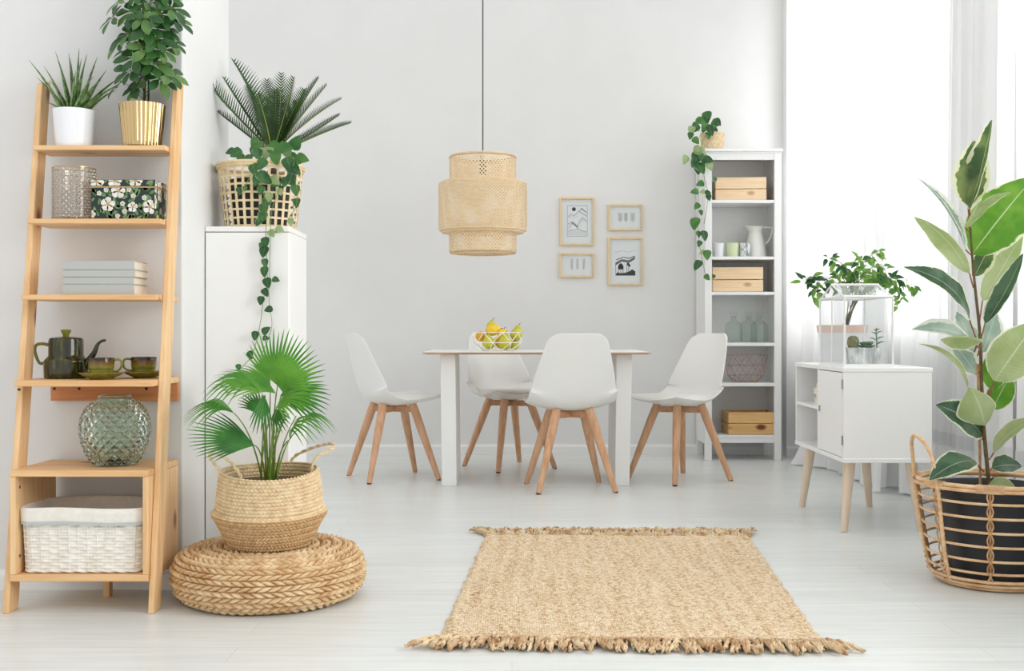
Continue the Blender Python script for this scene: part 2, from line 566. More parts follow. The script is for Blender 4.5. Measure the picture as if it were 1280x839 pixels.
def resample(prof, n):
    """resample a 2D polyline to n+1 points by arc length, keeping its shape"""
    P = np.array(prof, float)
    d = np.r_[0, np.cumsum(np.hypot(*np.diff(P, axis=0).T))]
    t = np.linspace(0, d[-1], n + 1)
    return list(zip(np.interp(t, d, P[:, 0]), np.interp(t, d, P[:, 1])))


def smoothprof(prof, n):
    pts = spline([(r, z, 0) for r, z in prof], 8)
    return resample([(p.x, p.y) for p in pts], n)


def chev(U, Vv, tilt=.8):
    row = math.floor(Vv); f = Vv - row
    sh = (f - .5) * (tilt if row % 2 == 0 else -tilt) + (0 if row % 2 == 0 else .37)
    a = (U + sh) % 1.0
    return (max(0, math.sin(PI * a)) ** .55) * (max(0, math.sin(PI * f)) ** .4)


def plain_weave(U, Vv):
    row = math.floor(Vv); f = Vv - row
    return (.5 + .5 * math.cos(PI * U + PI * row)) * .7 + .3 * max(0, math.sin(PI * f)) ** .5


# ------------------------------------------------------------------ the room
YB, YW, XP = 7.41, 3.533, -1.04        # back wall, near left wall, face of the left pier
XR = 2.06                              # window wall
struct(MB().box(-3.2, 2.3, .2, 7.6, -.08, 0).build('floor', 'floor', org=(0, 3, 0)))
struct(MB().box(-3.2, 2.3, YB, 7.55, 0, 3.4).build('wall_back', 'wall', org=(0, YB, 0)))
struct(MB().box(-3.2, XP, YW, 4.113, 0, 3.4).build('wall_left', 'wall_grey', org=(XP, YW, 0), bevel=.004))
struct(MB().box(X_(983, 7.316), XR, 7.316, YB, 0, 3.4).build('wall_pier', 'wall', org=(1.8, 7.316, 0), bevel=.003))


def baseboard(name, a, b, n, h=.07):
    """a moulded skirting between two floor points, n = direction it stands out of the wall"""
    a, b, n = V((a[0], a[1], 0)), V((b[0], b[1], 0)), V((n[0], n[1], 0))
    prof = [(0, 0), (.014, 0), (.014, h * .72), (.011, h * .8), (.006, h * .9), (.005, h), (0, h)]
    rows = [[tuple(p + n * x + V((0, 0, z))) for x, z in prof] for p in (a, b)]
    return struct(MB().grid(rows).build(name, 'trim', org=tuple(a), angle=20))


baseboard('baseboard_back', (-3.2, YB), (X_(983, 7.316), YB), (0, -1))
baseboard('baseboard_pier', (X_(983, 7.316), 7.316), (XR, 7.316), (0, -1))
baseboard('baseboard_left', (-3.2, YW), (XP, YW), (0, -1), .062)
baseboard('baseboard_pier_side', (XP, YW), (XP, 4.113), (1, 0), .062)

# window wall: piers, parapets and lintels as one wall with two openings, plus an unseen nearest one added for light
WZ0, WZ1 = .80, 2.95
WIN = [(.7, 2.5), (3.05, 4.45), (4.98, 7.24)]
mb = MB()
ys = [.2, WIN[0][0], WIN[0][1], WIN[1][0], WIN[1][1], WIN[2][0], WIN[2][1], 7.5]
for i in range(7):
    if i % 2 == 0: mb.box(XR, XR + .22, ys[i], ys[i + 1], 0, 3.4)
    else:
        mb.box(XR, XR + .22, ys[i], ys[i + 1], 0, WZ0)
        mb.box(XR, XR + .22, ys[i], ys[i + 1], WZ1, 3.4)
struct(mb.build('wall_right', 'wall', org=(XR, 3, 0)))
baseboard('baseboard_right', (XR, 7.316), (XR, .2), (-1, 0))
for k, (a, b) in enumerate(WIN):
    w = bpy.data.objects.new('window_%d' % (k + 1), None); COL.objects.link(w)
    w.location = (XR + .1, (a + b) / 2, WZ0); ORG[w.name] = tuple(w.location); w['kind'] = 'structure'
    f = MB()
    x0, x1, t = XR + .07, XR + .13, .055
    f.box(x0, x1, a, b, WZ0, WZ0 + t).box(x0, x1, a, b, WZ1 - t, WZ1)
    mid = (a + b) / 2
    for y in (a, mid - t / 2, b - t): f.box(x0, x1, y, y + t, WZ0 + t, WZ1 - t)
    f.build('window_frame', 'white', w, bevel=.003)
    MB().box(XR + .095, XR + .1, a + t, b - t, WZ0 + t, WZ1 - t).build('pane', 'pane', w)
    MB().box(XR - .03, XR + .07, a - .03, b + .03, WZ0 - .03, WZ0).build('window_sill', 'white', w, bevel=.004)


# ------------------------------------------------------------------ curtains
def curtain(Y0, Y1, X0, amp, pitch, seed, label, flare=False, lace=True, z0=.012, z1=3.15):
    r = random.Random(seed)
    n = int((Y1 - Y0) / .011)
    ph = [0]
    for i in range(n): ph.append(ph[-1] + 2 * PI * .011 / (pitch * (1 + .5 * math.sin(i * .045 + seed) + .25 * math.sin(i * .13 + 2 * seed))))
    zs = [z0, .1, .2, .3, .33, .36, .45, .7, 1.0, 1.4, 1.8, 2.2, 2.6, 3.0, z1]
    rows = []
    for z in zs:
        row = []
        k = z / 3.15
        for i in range(n + 1):
            y = Y0 + (Y1 - Y0) * i / n
            a = amp * (1.15 - .3 * k)
            x = X0 - a * (.5 + .5 * math.sin(ph[i] + .5 * math.sin(z * 1.3 + seed))) - .012 * math.sin(ph[i] * 2.7 + z)
            if flare:
                f = max(0, 1 - z / .5) ** 2 * math.exp(-((y - 6.78) / .16) ** 2)
                x -= .17 * f
                f2 = max(0, 1 - z / .8) ** 2 * math.exp(-((y - 5.2) / .5) ** 2)
                x -= .05 * f2
            yy = y + .02 * math.sin(z * 1.1 + i * .02)
            row.append((x, yy, z))
        rows.append(row)
    o = thing('curtain', label, 'curtain', (X0, (Y0 + Y1) / 2, 0), 'white sheer curtains along the window wall')
    MB().grid(rows).build('curtain_panel', 'curtain', o, angle=80)
    if lace:
        band = [[(x - .003, y, z) for x, y, z in rows[j]] for j in (3, 4, 5)]
        MB().grid(band).build('lace_band', 'curtain_lace', o, angle=80)
    return o


curtain(5.60, 7.2, 1.93, .075, .17, 1.3, 'far sheer white curtain nearest the bookshelf, its hem puddled on the floor', True)
curtain(4.35, 6.08, 1.985, .045, .21, 2.1, 'middle sheer white curtain hanging behind the glass house and the sideboard')
curtain(2.9, 4.33, 1.97, .05, .2, 4.7, 'nearest sheer white curtain behind the variegated rubber plant')

# ------------------------------------------------------------------ ladder shelf
LX0, LX1 = -1.446, -1.046      # inner faces of the rails
ladder = thing('ladder_shelf', 'tall pine ladder shelf with box base leaning against the left wall', 'shelf', ((LX0 + LX1) / 2, 3.35, 0))
for x0, x1 in ((LX0 - .018, LX0), (LX1, LX1 + .018)):
    m = MB()
    zt = 1.595
    m.hexa([(x0, 3.215, 0), (x1, 3.215, 0), (x1, 3.283, 0), (x0, 3.283, 0),
            (x0, 3.448, zt - .02), (x1, 3.448, zt - .02), (x1, 3.512, zt), (x0, 3.512, zt)])
    m.build('side_rail', 'pine_z', ladder, bevel=.003)
SH = [(3.380, 3.505, 1.374, .015), (3.338, 3.505, 1.148, .015), (3.293, 3.515, .920, .0155), (3.250, 3.525, .669, .018)]
for y0, y1, zt, th in SH:
    MB().box(LX0 + .0005, LX1 - .0005, y0, y1, zt - th, zt).build('shelf_board', 'pine_x', ladder, bevel=.002)
    # the tongue that laps in front of each rail
BY0, BY1 = 3.222, 3.512
for a_, b_ in ((.393, .411), (.091, .110)): MB().box(LX0 + .0005, LX1 - .0005, BY0, BY1, a_, b_).build('box_board', 'pine_x', ladder, bevel=.002)
MB().box(LX0 + .0005, LX0 + .017, BY0 + .001, BY1, .1105, .3925).build('box_side', 'pine_z', ladder, bevel=.0015)
MB().box(LX1 - .017, LX1 - .0005, BY0 + .001, BY1, .1105, .3925).build('box_side', 'pine_z', ladder, bevel=.0015)
m = MB().box(LX0 + .0005, LX1 - .0005, 3.508, 3.528, .594, .6505)
m.build('wall_batten', 'pine_red', ladder, bevel=.0015)
for px in (68, 99, 183):
    x = X_(px, 3.508); MB().tube([(x, 3.5065, .632), (x, 3.512, .632)], .0045, 10).build('screw', 'black', ladder)
MB().tube([(LX0 - .009, 3.300, .640), (LX0 - .009, 3.315, .640)], .003, 8).build('screw', 'black', ladder)
MB().box(X_(133, 3.45), X_(141, 3.45), 3.42, 3.45, 0, .0905).build('support_foot', 'pine_z', ladder, bevel=.001)
# cam-bolt caps inside the base box
for z in (.36, .16): MB().tube([(LX0 + .0165, 3.25, z), (LX0 + .0185, 3.25, z)], .005, 10).build('bolt_cap', 'steel', ladder)


# --- aloe in white pot
def pot(name, mat, parent, c, rt, rb, h, wall=.004, lip=0.0, disp=None, n=48, soil=True, soilz=.85):
    prof = [(rb * .2, 0), (rb * .96, 0), (rb, .003)]
    for k in range(1, 9): prof.append((rb + (rt - rb) * k / 8, .003 + (h - .003) * k / 8 - (lip if k == 8 else 0)))
    if lip: prof[-1] = (rt, h - .001)
    prof += [(rt - wall * .3, h), (rt - wall, h - .001), (rb + (rt - rb) * .7 - wall, h * .7), (.001, h * .68)]
    o = MB().lathe(prof, c, n, capb=True, disp=disp).build(name, mat, parent, angle=45)
    if soil:
        rs = rb + (rt - rb) * soilz - wall - .0005
        MB().lathe([(rs, h * soilz), (rs * .5, h * soilz + .004), (.001, h * soilz + .005)], c, 24).build('soil', 'soil', parent)
    return o


c = V((X_(92.5, 3.438), 3.438, 1.374))
t = thing('potted_aloe', 'spiky speckled aloe in a plain white pot on the top ladder shelf', 'plant', c)
pot('pot', 'white_pot', t, c, .0625, .0535, .115)
m = MB()
b0 = c + V((0, 0, .095))
tips = [(36, 75, -.03), (55, 83, .0), (69, 64, .02), (86, 66, .03), (99, 60, .02), (102, 73, -.02), (109, 67, .0), (122, 71, .03),
        (150, 97, .0), (146, 112, .02), (58, 128, -.03), (117, 95, -.04), (95, 88, -.04), (76, 90, -.03), (62, 100, .03), (133, 88, .03), (150, 105, -.03), (66, 132, -.03), (88, 74, .04), (126, 100, -.03), (45, 96, .02)]
for i, (px, py, dy) in enumerate(tips):
    tp = at(px, py, c.y + dy)
    bs = b0 + V(((px - 92) * .00035, dy * .6 + rnd.uniform(-.008, .008), 0))
    d = tp - bs
    nn = V((-d.z, 0, d.x)) if d.x * 1 > 0 else V((d.z, 0, -d.x))
    nn = (nn * .6 + V((0, -1, .15))).normalized()
    ctrl = (bs + tp) / 2 + V((-d.x * .10, -.005, .012))
    P = bez(bs, ctrl, tp, 9)
    L = d.length
    rr = [(.0115 if L > .09 else .009) * (1 - (k / 9) ** 1.5) + .0006 for k in range(10)]
    m.tube(P, rr, 7, flat=.45)
m.build('aloe_leaves', 'aloe', t)

# --- umbrella tree in brass pot
c = V((X_(178, 3.437), 3.437, 1.374))
t = thing('potted_umbrella_tree', 'bushy umbrella tree in a fluted brass pot on the top ladder shelf', 'plant', c)
pot('pot', 'gold', t, c, .0665, .0535, .132, n=192, disp=lambda u, v, r: (.0032 * abs(math.sin(u * PI * 30)) if v > .1 and r > .05 else 0))
m = MB()
sx = X_(183, 3.437)
stem_pts = [V((sx - .004, c.y, c.z + .11)), V((sx - .006, c.y - .004, c.z + .25)), V((sx - .010, c.y, c.z + .40)), V((sx, c.y, c.z + .60))]
m.tube(spline(stem_pts, 4), .0042, 8)
m.build('stem', 'stem_brown', t)
MB().tube([(sx + .004, c.y + .006, c.z + .09), (sx + .006, c.y + .006, Z_(20, c.y))], .0032, 8).build('support_stick', 'black', t)
ml, mp = MB(), MB()
hubs = [(152, 50, -.02), (187, 34, -.05), (158, 62, .01), (207, 37, .0), (203, 62, -.03), (176, 52, .03), (163, 88, -.04), (192, 80, -.03), (211, 92, .0), (141, 22, -.01),
        (165, 14, -.03), (214, 10, .0), (188, 4, .02), (176, 98, .01), (215, 52, .02), (152, 102, .02), (170, 30, .04), (200, 18, -.03), (150, 0, .0), (220, 24, .02),
        (172, -8, -.02), (205, -12, .0), (160, 42, -.03), (186, 60, -.055), (168, 72, -.06), (196, 48, -.05), (180, 20, -.055), (158, -20, .02), (188, -30, -.02), (216, -24, .03), (200, 98, -.01), (172, 108, .0)]
for i, (px, py, dy) in enumerate(hubs):
    Y = c.y - .015 + dy * .8
    hb = at(px, py, Y)
    zt = min(hb.z - .015, c.z + .62)
    s0 = V((sx - .006, c.y, max(c.z + .14, zt - .045)))
    mp.tube(bez(s0, (s0 + hb) / 2 + V((0, 0, .012)), hb, 6), .0011, 5)
    out = (hb - V((sx, c.y, hb.z)))
    out = out.normalized() if out.length > .01 else V((0, -1, 0))
    ax = (out * .8 + V((0, -.55, .75))).normalized()
    e1 = ax.orthogonal().normalized(); e2 = ax.cross(e1)
    nl = 7
    ph = rnd.uniform(0, 6.28)
    for k in range(nl):
        a = ph + 2 * PI * k / nl
        rad = e1 * math.cos(a) + e2 * math.sin(a)
        L = rnd.uniform(.040, .062)
        b_ = hb + rad * .008
        tp = b_ + (rad + ax * rnd.uniform(-.12, .22)).normalized() * L - V((0, 0, .010))
        if tp.y > 3.526: tp.y = 3.526
        mp.tube([hb, b_], .0007, 4, cap=False)
        ml.leaf(b_, tp, L * .54, ax, .06, .12, 'obovate', m=(1 if rnd.random() < .25 else 0), n=6)
ml.build('leaves', ['scheff', 'scheff2'], t)
mp.build('leaf_stalks', 'stem', t)

# --- honeycomb glass vase and floral box on shelf 2
zs2 = 1.148
c = V((X_(93, 3.405), 3.405, zs2))
t = thing('glass_vase', 'clear honeycomb-textured cylinder vase with gilt rim beside the floral box', 'vase', c)


prof = resample([(.06, 0), (.0645, .004), (.0645, .1565)], 100) + [(.064, .158), (.0605, .157), (.0605, .008), (.001, .007)]
def cell(u, v):
    k = v * 19
    return (math.sin(PI * ((u * 28 + .5 * (math.floor(k) % 2)) % 1)) * math.sin(PI * (k % 1))) ** .6


m = MB().lathe(prof, c, 280, capb=True, disp=lambda u, v, r: -.0036 * cell(u, v) if (.0640 < r and v < .945) else 0)
for k in range(len(m.f) - 1):
    u, v = (k % 280 + .5) / 280, (k // 280 + .5) / (len(prof) - 1)
    if v < .945 and cell(u, v) < .50: m.m[k] = 1  # amber tint on the cell edges makes the honeycomb pattern visible
m.build('glass_body', ['glass_grey', 'cell_tint'], t, angle=60)
MB().tube([(c.x + .0625 * math.cos(a), c.y + .0625 * math.sin(a), c.z + .158) for a in [2 * PI * k / 48 for k in range(48)]], .0016, 6, closed=True).build('gilt_rim', 'goldrim', t)

bx0, bx1, by0, by1, bh = X_(114, 3.35), X_(193, 3.35), 3.35, 3.46, .117
t = thing('storage_box', 'lidded storage box printed with white flowers on dark green', 'box', ((bx0 + bx1) / 2, 3.40, zs2))


def flowers(m, plane, w0, w1, z0, z1, seed, off):
    """a printed pattern of flowers, buds and leaves on one face; m=1 leaf,2 petal,3 eye"""
    r = random.Random(seed)

    def put(pts, lay, mi):
        q = []
        for a, b in pts:
            a = max(w0, min(w1, a)); b = max(z0, min(z1, b))
            q.append((a, off - lay, b) if plane == 'y' else (off + lay, a, b))
        m.poly(q if plane == 'y' else q[::1], mi)
    n = int((w1 - w0) * (z1 - z0) / .00022)
    for _ in range(int(n * .9)):
        a, b, an, L = r.uniform(w0, w1), r.uniform(z0, z1), r.uniform(0, 6.28), r.uniform(.016, .030)
        ca, sa = math.cos(an), math.sin(an)
        put([(a + ca * u * L - sa * v * L, b + sa * u * L + ca * v * L) for u, v in ((-.5, 0), (-.2, .2), (.2, .2), (.5, 0), (.2, -.2), (-.2, -.2))], .00015, 1)
    spots = []
    for _ in range(200):
        a, b, R = r.uniform(w0, w1), r.uniform(z0, z1), (.0225 if len(spots) < 3 else r.choice((.016, .012, .008)))
        if all((a - p) ** 2 + (b - q) ** 2 > ((R + s) * 1.05) ** 2 for p, q, s in spots): spots.append((a, b, R))
    for a, b, R in spots[:max(3, int(n * .14) + 2)]:
        for k in range(5):
            an = 2 * PI * k / 5 + r.random() * .3
            ca, sa = math.cos(an), math.sin(an)
            put([(a + ca * u * R - sa * v * R, b + sa * u * R + ca * v * R) for u, v in ((.08, -.1), (.45, -.42), (.85, -.36), (1, 0), (.85, .36), (.45, .42), (.08, .1))], .0003, 2)
        put([(a + .2 * R * math.cos(q), b + .2 * R * math.sin(q)) for q in [k * PI / 4 for k in range(8)]], .00045, 3)


m = MB().box(bx0, bx1, by0, by1, zs2, zs2 + bh - .022)
flowers(m, 'y', bx0 + .001, bx1 - .001, zs2 + .001, zs2 + bh - .023, 3, by0)
flowers(m, 'x', by0 + .001, by1 - .001, zs2 + .001, zs2 + bh - .023, 5, bx1)
m.build('box_body', ['box_dark', 'box_leaf', 'petal', 'petal_eye'], t, smooth=False)
m = MB().box(bx0 - .002, bx1 + .002, by0 - .002, by1 + .002, zs2 + bh - .0215, zs2 + bh)
flowers(m, 'y', bx0 - .001, bx1 + .001, zs2 + bh - .018, zs2 + bh - .001, 8, by0 - .002)
flowers(m, 'x', by0, by1, zs2 + bh - .018, zs2 + bh - .001, 9, bx1 + .002)
m.build('lid', ['box_dark', 'box_leaf', 'petal', 'petal_eye'], t, smooth=False)
MB().box(bx0 - .003, bx1 + .003, by0 - .003, by1 + .003, zs2 + bh - .0235, zs2 + bh - .020).build('lid_edging', 'tan_line', t)

# --- four books
zb = .920
hs = [.031, .0215, .0215, .027]
names = ['thickest grey book, at the bottom of the stack of four on the ladder shelf', 'grey book lying second from the bottom in the stack of four',
         'grey book lying third from the bottom in the stack of four', 'topmost grey book of the stack of four on the ladder shelf']
bxa, bxb = X_(79, 3.32), X_(184, 3.42)
for i, hh in enumerate(hs):
    x0, x1, y0, y1 = bxa + (0, .001, 0, .0005)[i], -1.118 + (0, -.002, .002, 0)[i], 3.315 + (0, .002, .001, 0)[i], 3.435
    t = thing('book', names[i], 'book', ((x0 + x1) / 2, 3.37, zb), 'grey books stacked on the ladder shelf')
    m = MB()
    m.box(x0, x1, y0, y1, zb + .0002, zb + .0022).box(x0, x1, y0, y1, zb + hh - .0022, zb + hh - .0002)
    m.box(x0, x1, y0, y0 + .002, zb + .0022, zb + hh - .0022)
    m.build('cover', 'book_grey', t, bevel=.0006)
    MB().box(x0 + .002, x1 - .0025, y0 + .002, y1 - .003, zb + .0022, zb + hh - .0022).build('pages', 'page', t)
    zb += hh

# --- tea set
z4 = .669
c = V((X_(82.5, 3.40), 3.40, z4))
t = thing('teapot', 'dark green glazed teapot with a straight lidded neck and thin spout', 'teapot', c)
prof = [(.03, 0), (.058, .0), (.0625, .004), (.064, .012), (.0645, .040), (.063, .046), (.0645, .049), (.062, .056), (.055, .064), (.0515, .068), (.0505, .073), (.0505, .112), (.049, .119)]
MB().lathe(prof + [(.046, .1195), (.001, .1195)], c, 48, capb=True).build('pot_body', 'glaze', t, angle=50)
m = MB().lathe([(.047, .1192), (.0475, .122), (.040, .1245), (.02, .1265), (.012, .127)], c, 40, capt=True)
m.build('lid', 'glaze', t)
MB().lathe([(.009, .1262), (.0095, .133), (.0145, .141), (.0155, .146), (.013, .148), (.001, .1485)], c, 24).build('lid_knob', 'glaze_olive', t)
hp = [at(64, 433, c.y), at(55, 430, c.y), at(46, 431, c.y), at(43.5, 438, c.y), at(46.5, 449, c.y), at(51, 454.5, c.y), at(60, 452, c.y)]
MB().tube(spline(hp, 5), .0048, 8).build('handle', 'glaze_olive', t)
sp = [at(104, 462, c.y), at(111, 451, c.y), at(118, 441, c.y), at(122, 431, c.y), at(127, 426.5, c.y), at(132, 425.5, c.y)]
MB().tube(spline(sp, 4), [.013 - .0088 * min(1, i / 14) for i in range(21)], 12).build('spout', 'glaze', t)


def saucer(px, Y, label, top=True):
    c = V((X_(px, Y), Y, z4))
    o = MB().lathe([(.025, 0), (.032, 0), (.036, .004), (.055, .012), (.067, .019), (.0665, .0205), (.054, .0150), (.034, .0070), (.001, .0060)], c, 48, capb=True).build('saucer', 'glaze_olive', org=c)
    return tag(o, label, 'saucer', 'olive saucers under the tea cups')


def cup(px, Y, hang, label):
    c = V((X_(px, Y), Y, z4 + .0072))
    t = thing('tea_cup', label, 'cup', c, 'green glazed tea cups')
    m = MB()
    pr = [(.018, 0), (.031, 0), (.034, .004), (.034, .020), (.0355, .022), (.0370, .030), (.0375, .040), (.0385, .056), (.0378, .057), (.0355, .056), (.034, .01), (.001, .008)]
    b = len(m.f)
    m.lathe(pr, c, 40, capb=True)
    for k in range(len(m.f)):
        j = k // 40
        if j >= 5 and j < 9: m.m[k] = 1
        if j < 5: m.m[k] = 2
    m.build('cup_body', ['glaze_olive', M['cupgrad'], 'glaze_olive'], t, angle=50)
    d = V((math.cos(hang), math.sin(hang), 0))
    hp = [c + d * .036 + V((0, 0, .050)), c + d * .050 + V((0, 0, .052)), c + d * .0585 + V((0, 0, .044)), c + d * .057 + V((0, 0, .028)), c + d * .047 + V((0, 0, .018)), c + d * .034 + V((0, 0, .017))]
    MB().tube(spline(hp, 4), .0034, 8).build('handle', 'glaze_olive', t)


def cup_grad():
    t = NT('brown_dipped_glaze')
    sep = t.n('ShaderNodeSeparateXYZ', {0: t.coord()})
    nz = t.noise(t.coord((60, 60, 4)), 1, 2)
    a = t.math('ADD', t.math('MULTIPLY', sep.outputs[2], 16.0), t.math('MULTIPLY', nz, .35))
    t.l(t.ramp(a, [(.62, rgb(130, 122, 44)), (.85, rgb(110, 74, 24)), (1.0, rgb(40, 26, 18))]), t.p.inputs['Base Color'])
    t.p.inputs['Roughness'].default_value = .12
    return t.m


M['cupgrad'] = cup_grad()
saucer(127, 3.330, 'olive glazed saucer next to the teapot, under the front cup')
cup(126.5, 3.33, .15, 'green and brown glazed tea cup with handle to the right, nearest the teapot')
saucer(181, 3.425, 'olive glazed saucer at the right end of the ladder shelf')
cup(179.5, 3.425, PI + .35, 'green and brown glazed tea cup at the right end beside the rail')

# --- green pineapple vase on the box
c = V((X_(144, 3.36), 3.36, .411))
t = thing('glass_vase', 'round sea-green glass vase covered in pineapple studs on the base box', 'vase', c)
body = smoothprof([(.045, 0.0), (.055, .004), (.074, .030), (.090, .070), (.0955, .105), (.092, .140), (.078, .170), (.060, .190), (.049, .198)], 110)


def stud(u, v, r):
    a, b = u * 20, v * 8.0
    s1 = abs(math.sin(PI * (a + b))); s2 = abs(math.sin(PI * (a - b)))
    w = min(1, v / .05, (1 - v) / .06)
    return .0095 * (min(s1, s2)) * w


m = MB()
P = []
n = 280
for j, (r, z) in enumerate(body):
    vv = j / (len(body) - 1)
    P.append([(c.x + (r + stud(i / n, vv, r)) * math.cos(2 * PI * i / n), c.y + (r + stud(i / n, vv, r)) * math.sin(2 * PI * i / n), c.z + z) for i in range(n)])
inner = [(.0465, .200), (.050, .206), (.0505, .209), (.0475, .2095), (.0445, .204), (.0445, .199), (.056, .188), (.073, .168), (.087, .139), (.0905, .105), (.085, .070), (.069, .034), (.045, .012), (.001, .010)]
for r, z in inner: P.append([(c.x + r * math.cos(2 * PI * i / n), c.y + r * math.sin(2 * PI * i / n), c.z + z) for i in range(n)])
m.grid(P, True)
m.f.append(tuple(reversed(range(n)))); m.m.append(0)
m.build('glass_body', 'glass_green', t, angle=70)


# --- white wicker basket with liner
def rrect(w, d, rc, n=200):
    """points of a rounded rectangle, evenly spaced, with normals"""
    seg = []
    per = 2 * (w + d) - 8 * rc + 2 * PI * rc
    out = []
    for i in range(n):
        s = per * i / n
        L = [('l', (-w / 2 + rc, -d / 2), (1, 0), w - 2 * rc), ('a', (w / 2 - rc, -d / 2 + rc), -PI / 2, PI / 2 * rc),
             ('l', (w / 2, -d / 2 + rc), (0, 1), d - 2 * rc), ('a', (w / 2 - rc, d / 2 - rc), 0, PI / 2 * rc),
             ('l', (w / 2 - rc, d / 2), (-1, 0), w - 2 * rc), ('a', (-w / 2 + rc, d / 2 - rc), PI / 2, PI / 2 * rc),
             ('l', (-w / 2, d / 2 - rc), (0, -1), d - 2 * rc), ('a', (-w / 2 + rc, -d / 2 + rc), PI, PI / 2 * rc)]
        for k, o, q, ln in L:
            if s <= ln + 1e-9:
                if k == 'l':
                    out.append((o[0] + q[0] * s, o[1] + q[1] * s, q[1], -q[0]))
                else:
                    a = q + s / rc
                    out.append((o[0] + rc * math.cos(a), o[1] + rc * math.sin(a), math.cos(a), math.sin(a)))
                break
            s -= ln
    return out


bw, bd, z0 = .345, .222, .1105
c = V(((X_(27, 3.245) + X_(174, 3.245)) / 2 + .002, 3.245 + bd / 2, z0))
t = thing('wicker_basket', 'white painted wicker basket with a cloth liner in the ladder shelf base', 'basket', c)
m = MB()
n, nv = 720, 96
rows = []
for j in range(nv + 1):
    v = j / nv
    k = 1 + .035 * v
    z = z0 + .003 + .150 * v
    R = rrect(bw * k - .01, bd * k - .01, .03, n)
    row = []
    for i, (x, y, nx, ny) in enumerate(R):
        U = i / n * 34; W = v * 17
        f = W % 1
        h = .0068 * ((.5 + .5 * math.cos(PI * (U + math.floor(W)))) ** .8 * .75 + .25) * max(0, math.sin(PI * f)) ** .5
        row.append((c.x + x + nx * h, c.y + y + ny * h, z))
    rows.append(row)
m.grid(rows, True)
for j in range(40):                                     # upright stakes and the braided foot
    x, y, nx, ny = rrect(bw - .004, bd - .004, .03, 40)[j]
    k = 1.035
    m.tube([(c.x + x, c.y + y, z0 + .006), (c.x + x * k + nx * .001, c.y + y * k + ny * .001, z0 + .15)], .0021, 6)
R = rrect(bw - .006, bd - .006, .03, 160)
for ph in (0, PI):
    m.tube([(c.x + x + nx * .003 * math.sin(i * .55 + ph), c.y + y + ny * .003 * math.sin(i * .55 + ph), z0 + .0062 + .0022 * math.cos(i * .55 + ph)) for i, (x, y, nx, ny) in enumerate(R)], .0035, 6, closed=True)
m.box(c.x - bw / 2 + .02, c.x + bw / 2 - .02, c.y - bd / 2 + .02, c.y + bd / 2 - .02, z0 + .004, z0 + .010)
m.build('wicker_body', 'wicker', t, angle=70)
m = MB()
rows = []
for off, z, wv in ((.0065, .143, .0015), (.0075, .150, .001), (.0085, .172, .001), (.008, .186, .0), (.004, .190, 0), (-.002, .187, .0), (-.006, .170, .001), (-.010, .12, .002), (-.012, .05, .002)):
    R = rrect(bw * 1.035, bd * 1.035, .034, 200)
    rows.append([(c.x + x + nx * (off + wv * math.sin(i * .35)), c.y + y + ny * (off + wv * math.sin(i * .35)), z0 + z + .002 * math.sin(i * .11)) for i, (x, y, nx, ny) in enumerate(R)])
m.grid(rows, True)
m.build('cloth_liner', 'linen', t, angle=60)
m = MB()
rows = []
R = rrect(bw * 1.035, bd * 1.035, .034, 200)
for off, z in ((.0085, .1415), (.0088, .150)):
    rows.append([(c.x + x + nx * (off + .0015 * math.sin(i * .35)), c.y + y + ny * (off + .0015 * math.sin(i * .35)), z0 + z + .002 * math.sin(i * .11)) for i, (x, y, nx, ny) in enumerate(R)])
m.grid(rows, True)
m.build('ribbon_hem', 'linen_grey', t)

# ------------------------------------------------------------------ white cabinet beside the pier
cx0, cx1, cy0, cy1 = X_(256.5, 3.787), X_(361, 3.787), 3.787, 4.113
CT = Z_(283, 3.787)
t = thing('cabinet', 'tall plain white cabinet standing against the left pier', 'cabinet', ((cx0 + cx1) / 2, 3.95, 0))
m = MB().box(cx0, cx1, cy0 + .018, cy1, 0, CT - .0185)
m.build('cabinet_body', 'white', t, bevel=.002)
MB().box(cx0 - .001, cx1 + .001, cy0, cy1, CT - .018, CT).build('cabinet_top', 'white', t, bevel=.002)
MB().box(cx0 + .001, cx1 - .001, cy0, cy0 + .0172, .06, CT - .0205).build('door', 'white', t, bevel=.0015)

# --- open weave basket with a cycad
bc = V((X_(325.5, 3.93), 3.935, CT))
t = thing('planted_basket', 'open-weave cane basket of cycad and trailing heart-leaf vine on the white cabinet', 'plant', bc)
hB, rT, rB = .222, .1475, .121
bk = thing  # alias unused
m = MB()


def rb(z): return rB + (rT - rB) * (z / hB) ** .9


NVs = 30
for k in range(NVs):
    a = 2 * PI * (k + .5) / NVs
    e = V((-math.sin(a), math.cos(a), 0)); o = V((math.cos(a), math.sin(a), 0))
    rows = []
    for j in range(13):
        z = hB * j / 12 * .98
        r = rb(z) + .0016 * math.sin(j * PI + k * PI) * (1 if j % 2 else -1)
        p = bc + o * r + V((0, 0, z))
        rows.append([tuple(p - e * .0048), tuple(p - e * .0048 + o * .0018), tuple(p + e * .0048 + o * .0018), tuple(p + e * .0048)])
    m.grid(rows, True)
for j in range(8):
    z = .004 + j * .0285
    n = NVs * 4
    P = []
    hw = .0045 if j else .006
    for i in range(n):
        a = 2 * PI * i / n
        r = rb(z) + .0022 * math.cos(a * NVs / 2 + PI * j)
        P.append([(bc.x + (r + dr) * math.cos(a), bc.y + (r + dr) * math.sin(a), bc.z + z + dz) for dr, dz in ((-.0009, -hw + .002), (.001, -hw + .002), (.001, hw), (-.0009, hw))])
    m.grid(P, True, True)
m.tube([(bc.x + (rT + .001) * math.cos(a), bc.y + (rT + .001) * math.sin(a), bc.z + hB) for a in [2 * PI * k / 60 for k in range(60)]], .0062, 8, closed=True)
m.tube([(bc.x + (rT + .002) * math.cos(a), bc.y + (rT + .002) * math.sin(a), bc.z + hB - .0095) for a in [2 * PI * k / 60 for k in range(60)]], .0045, 8, closed=True)
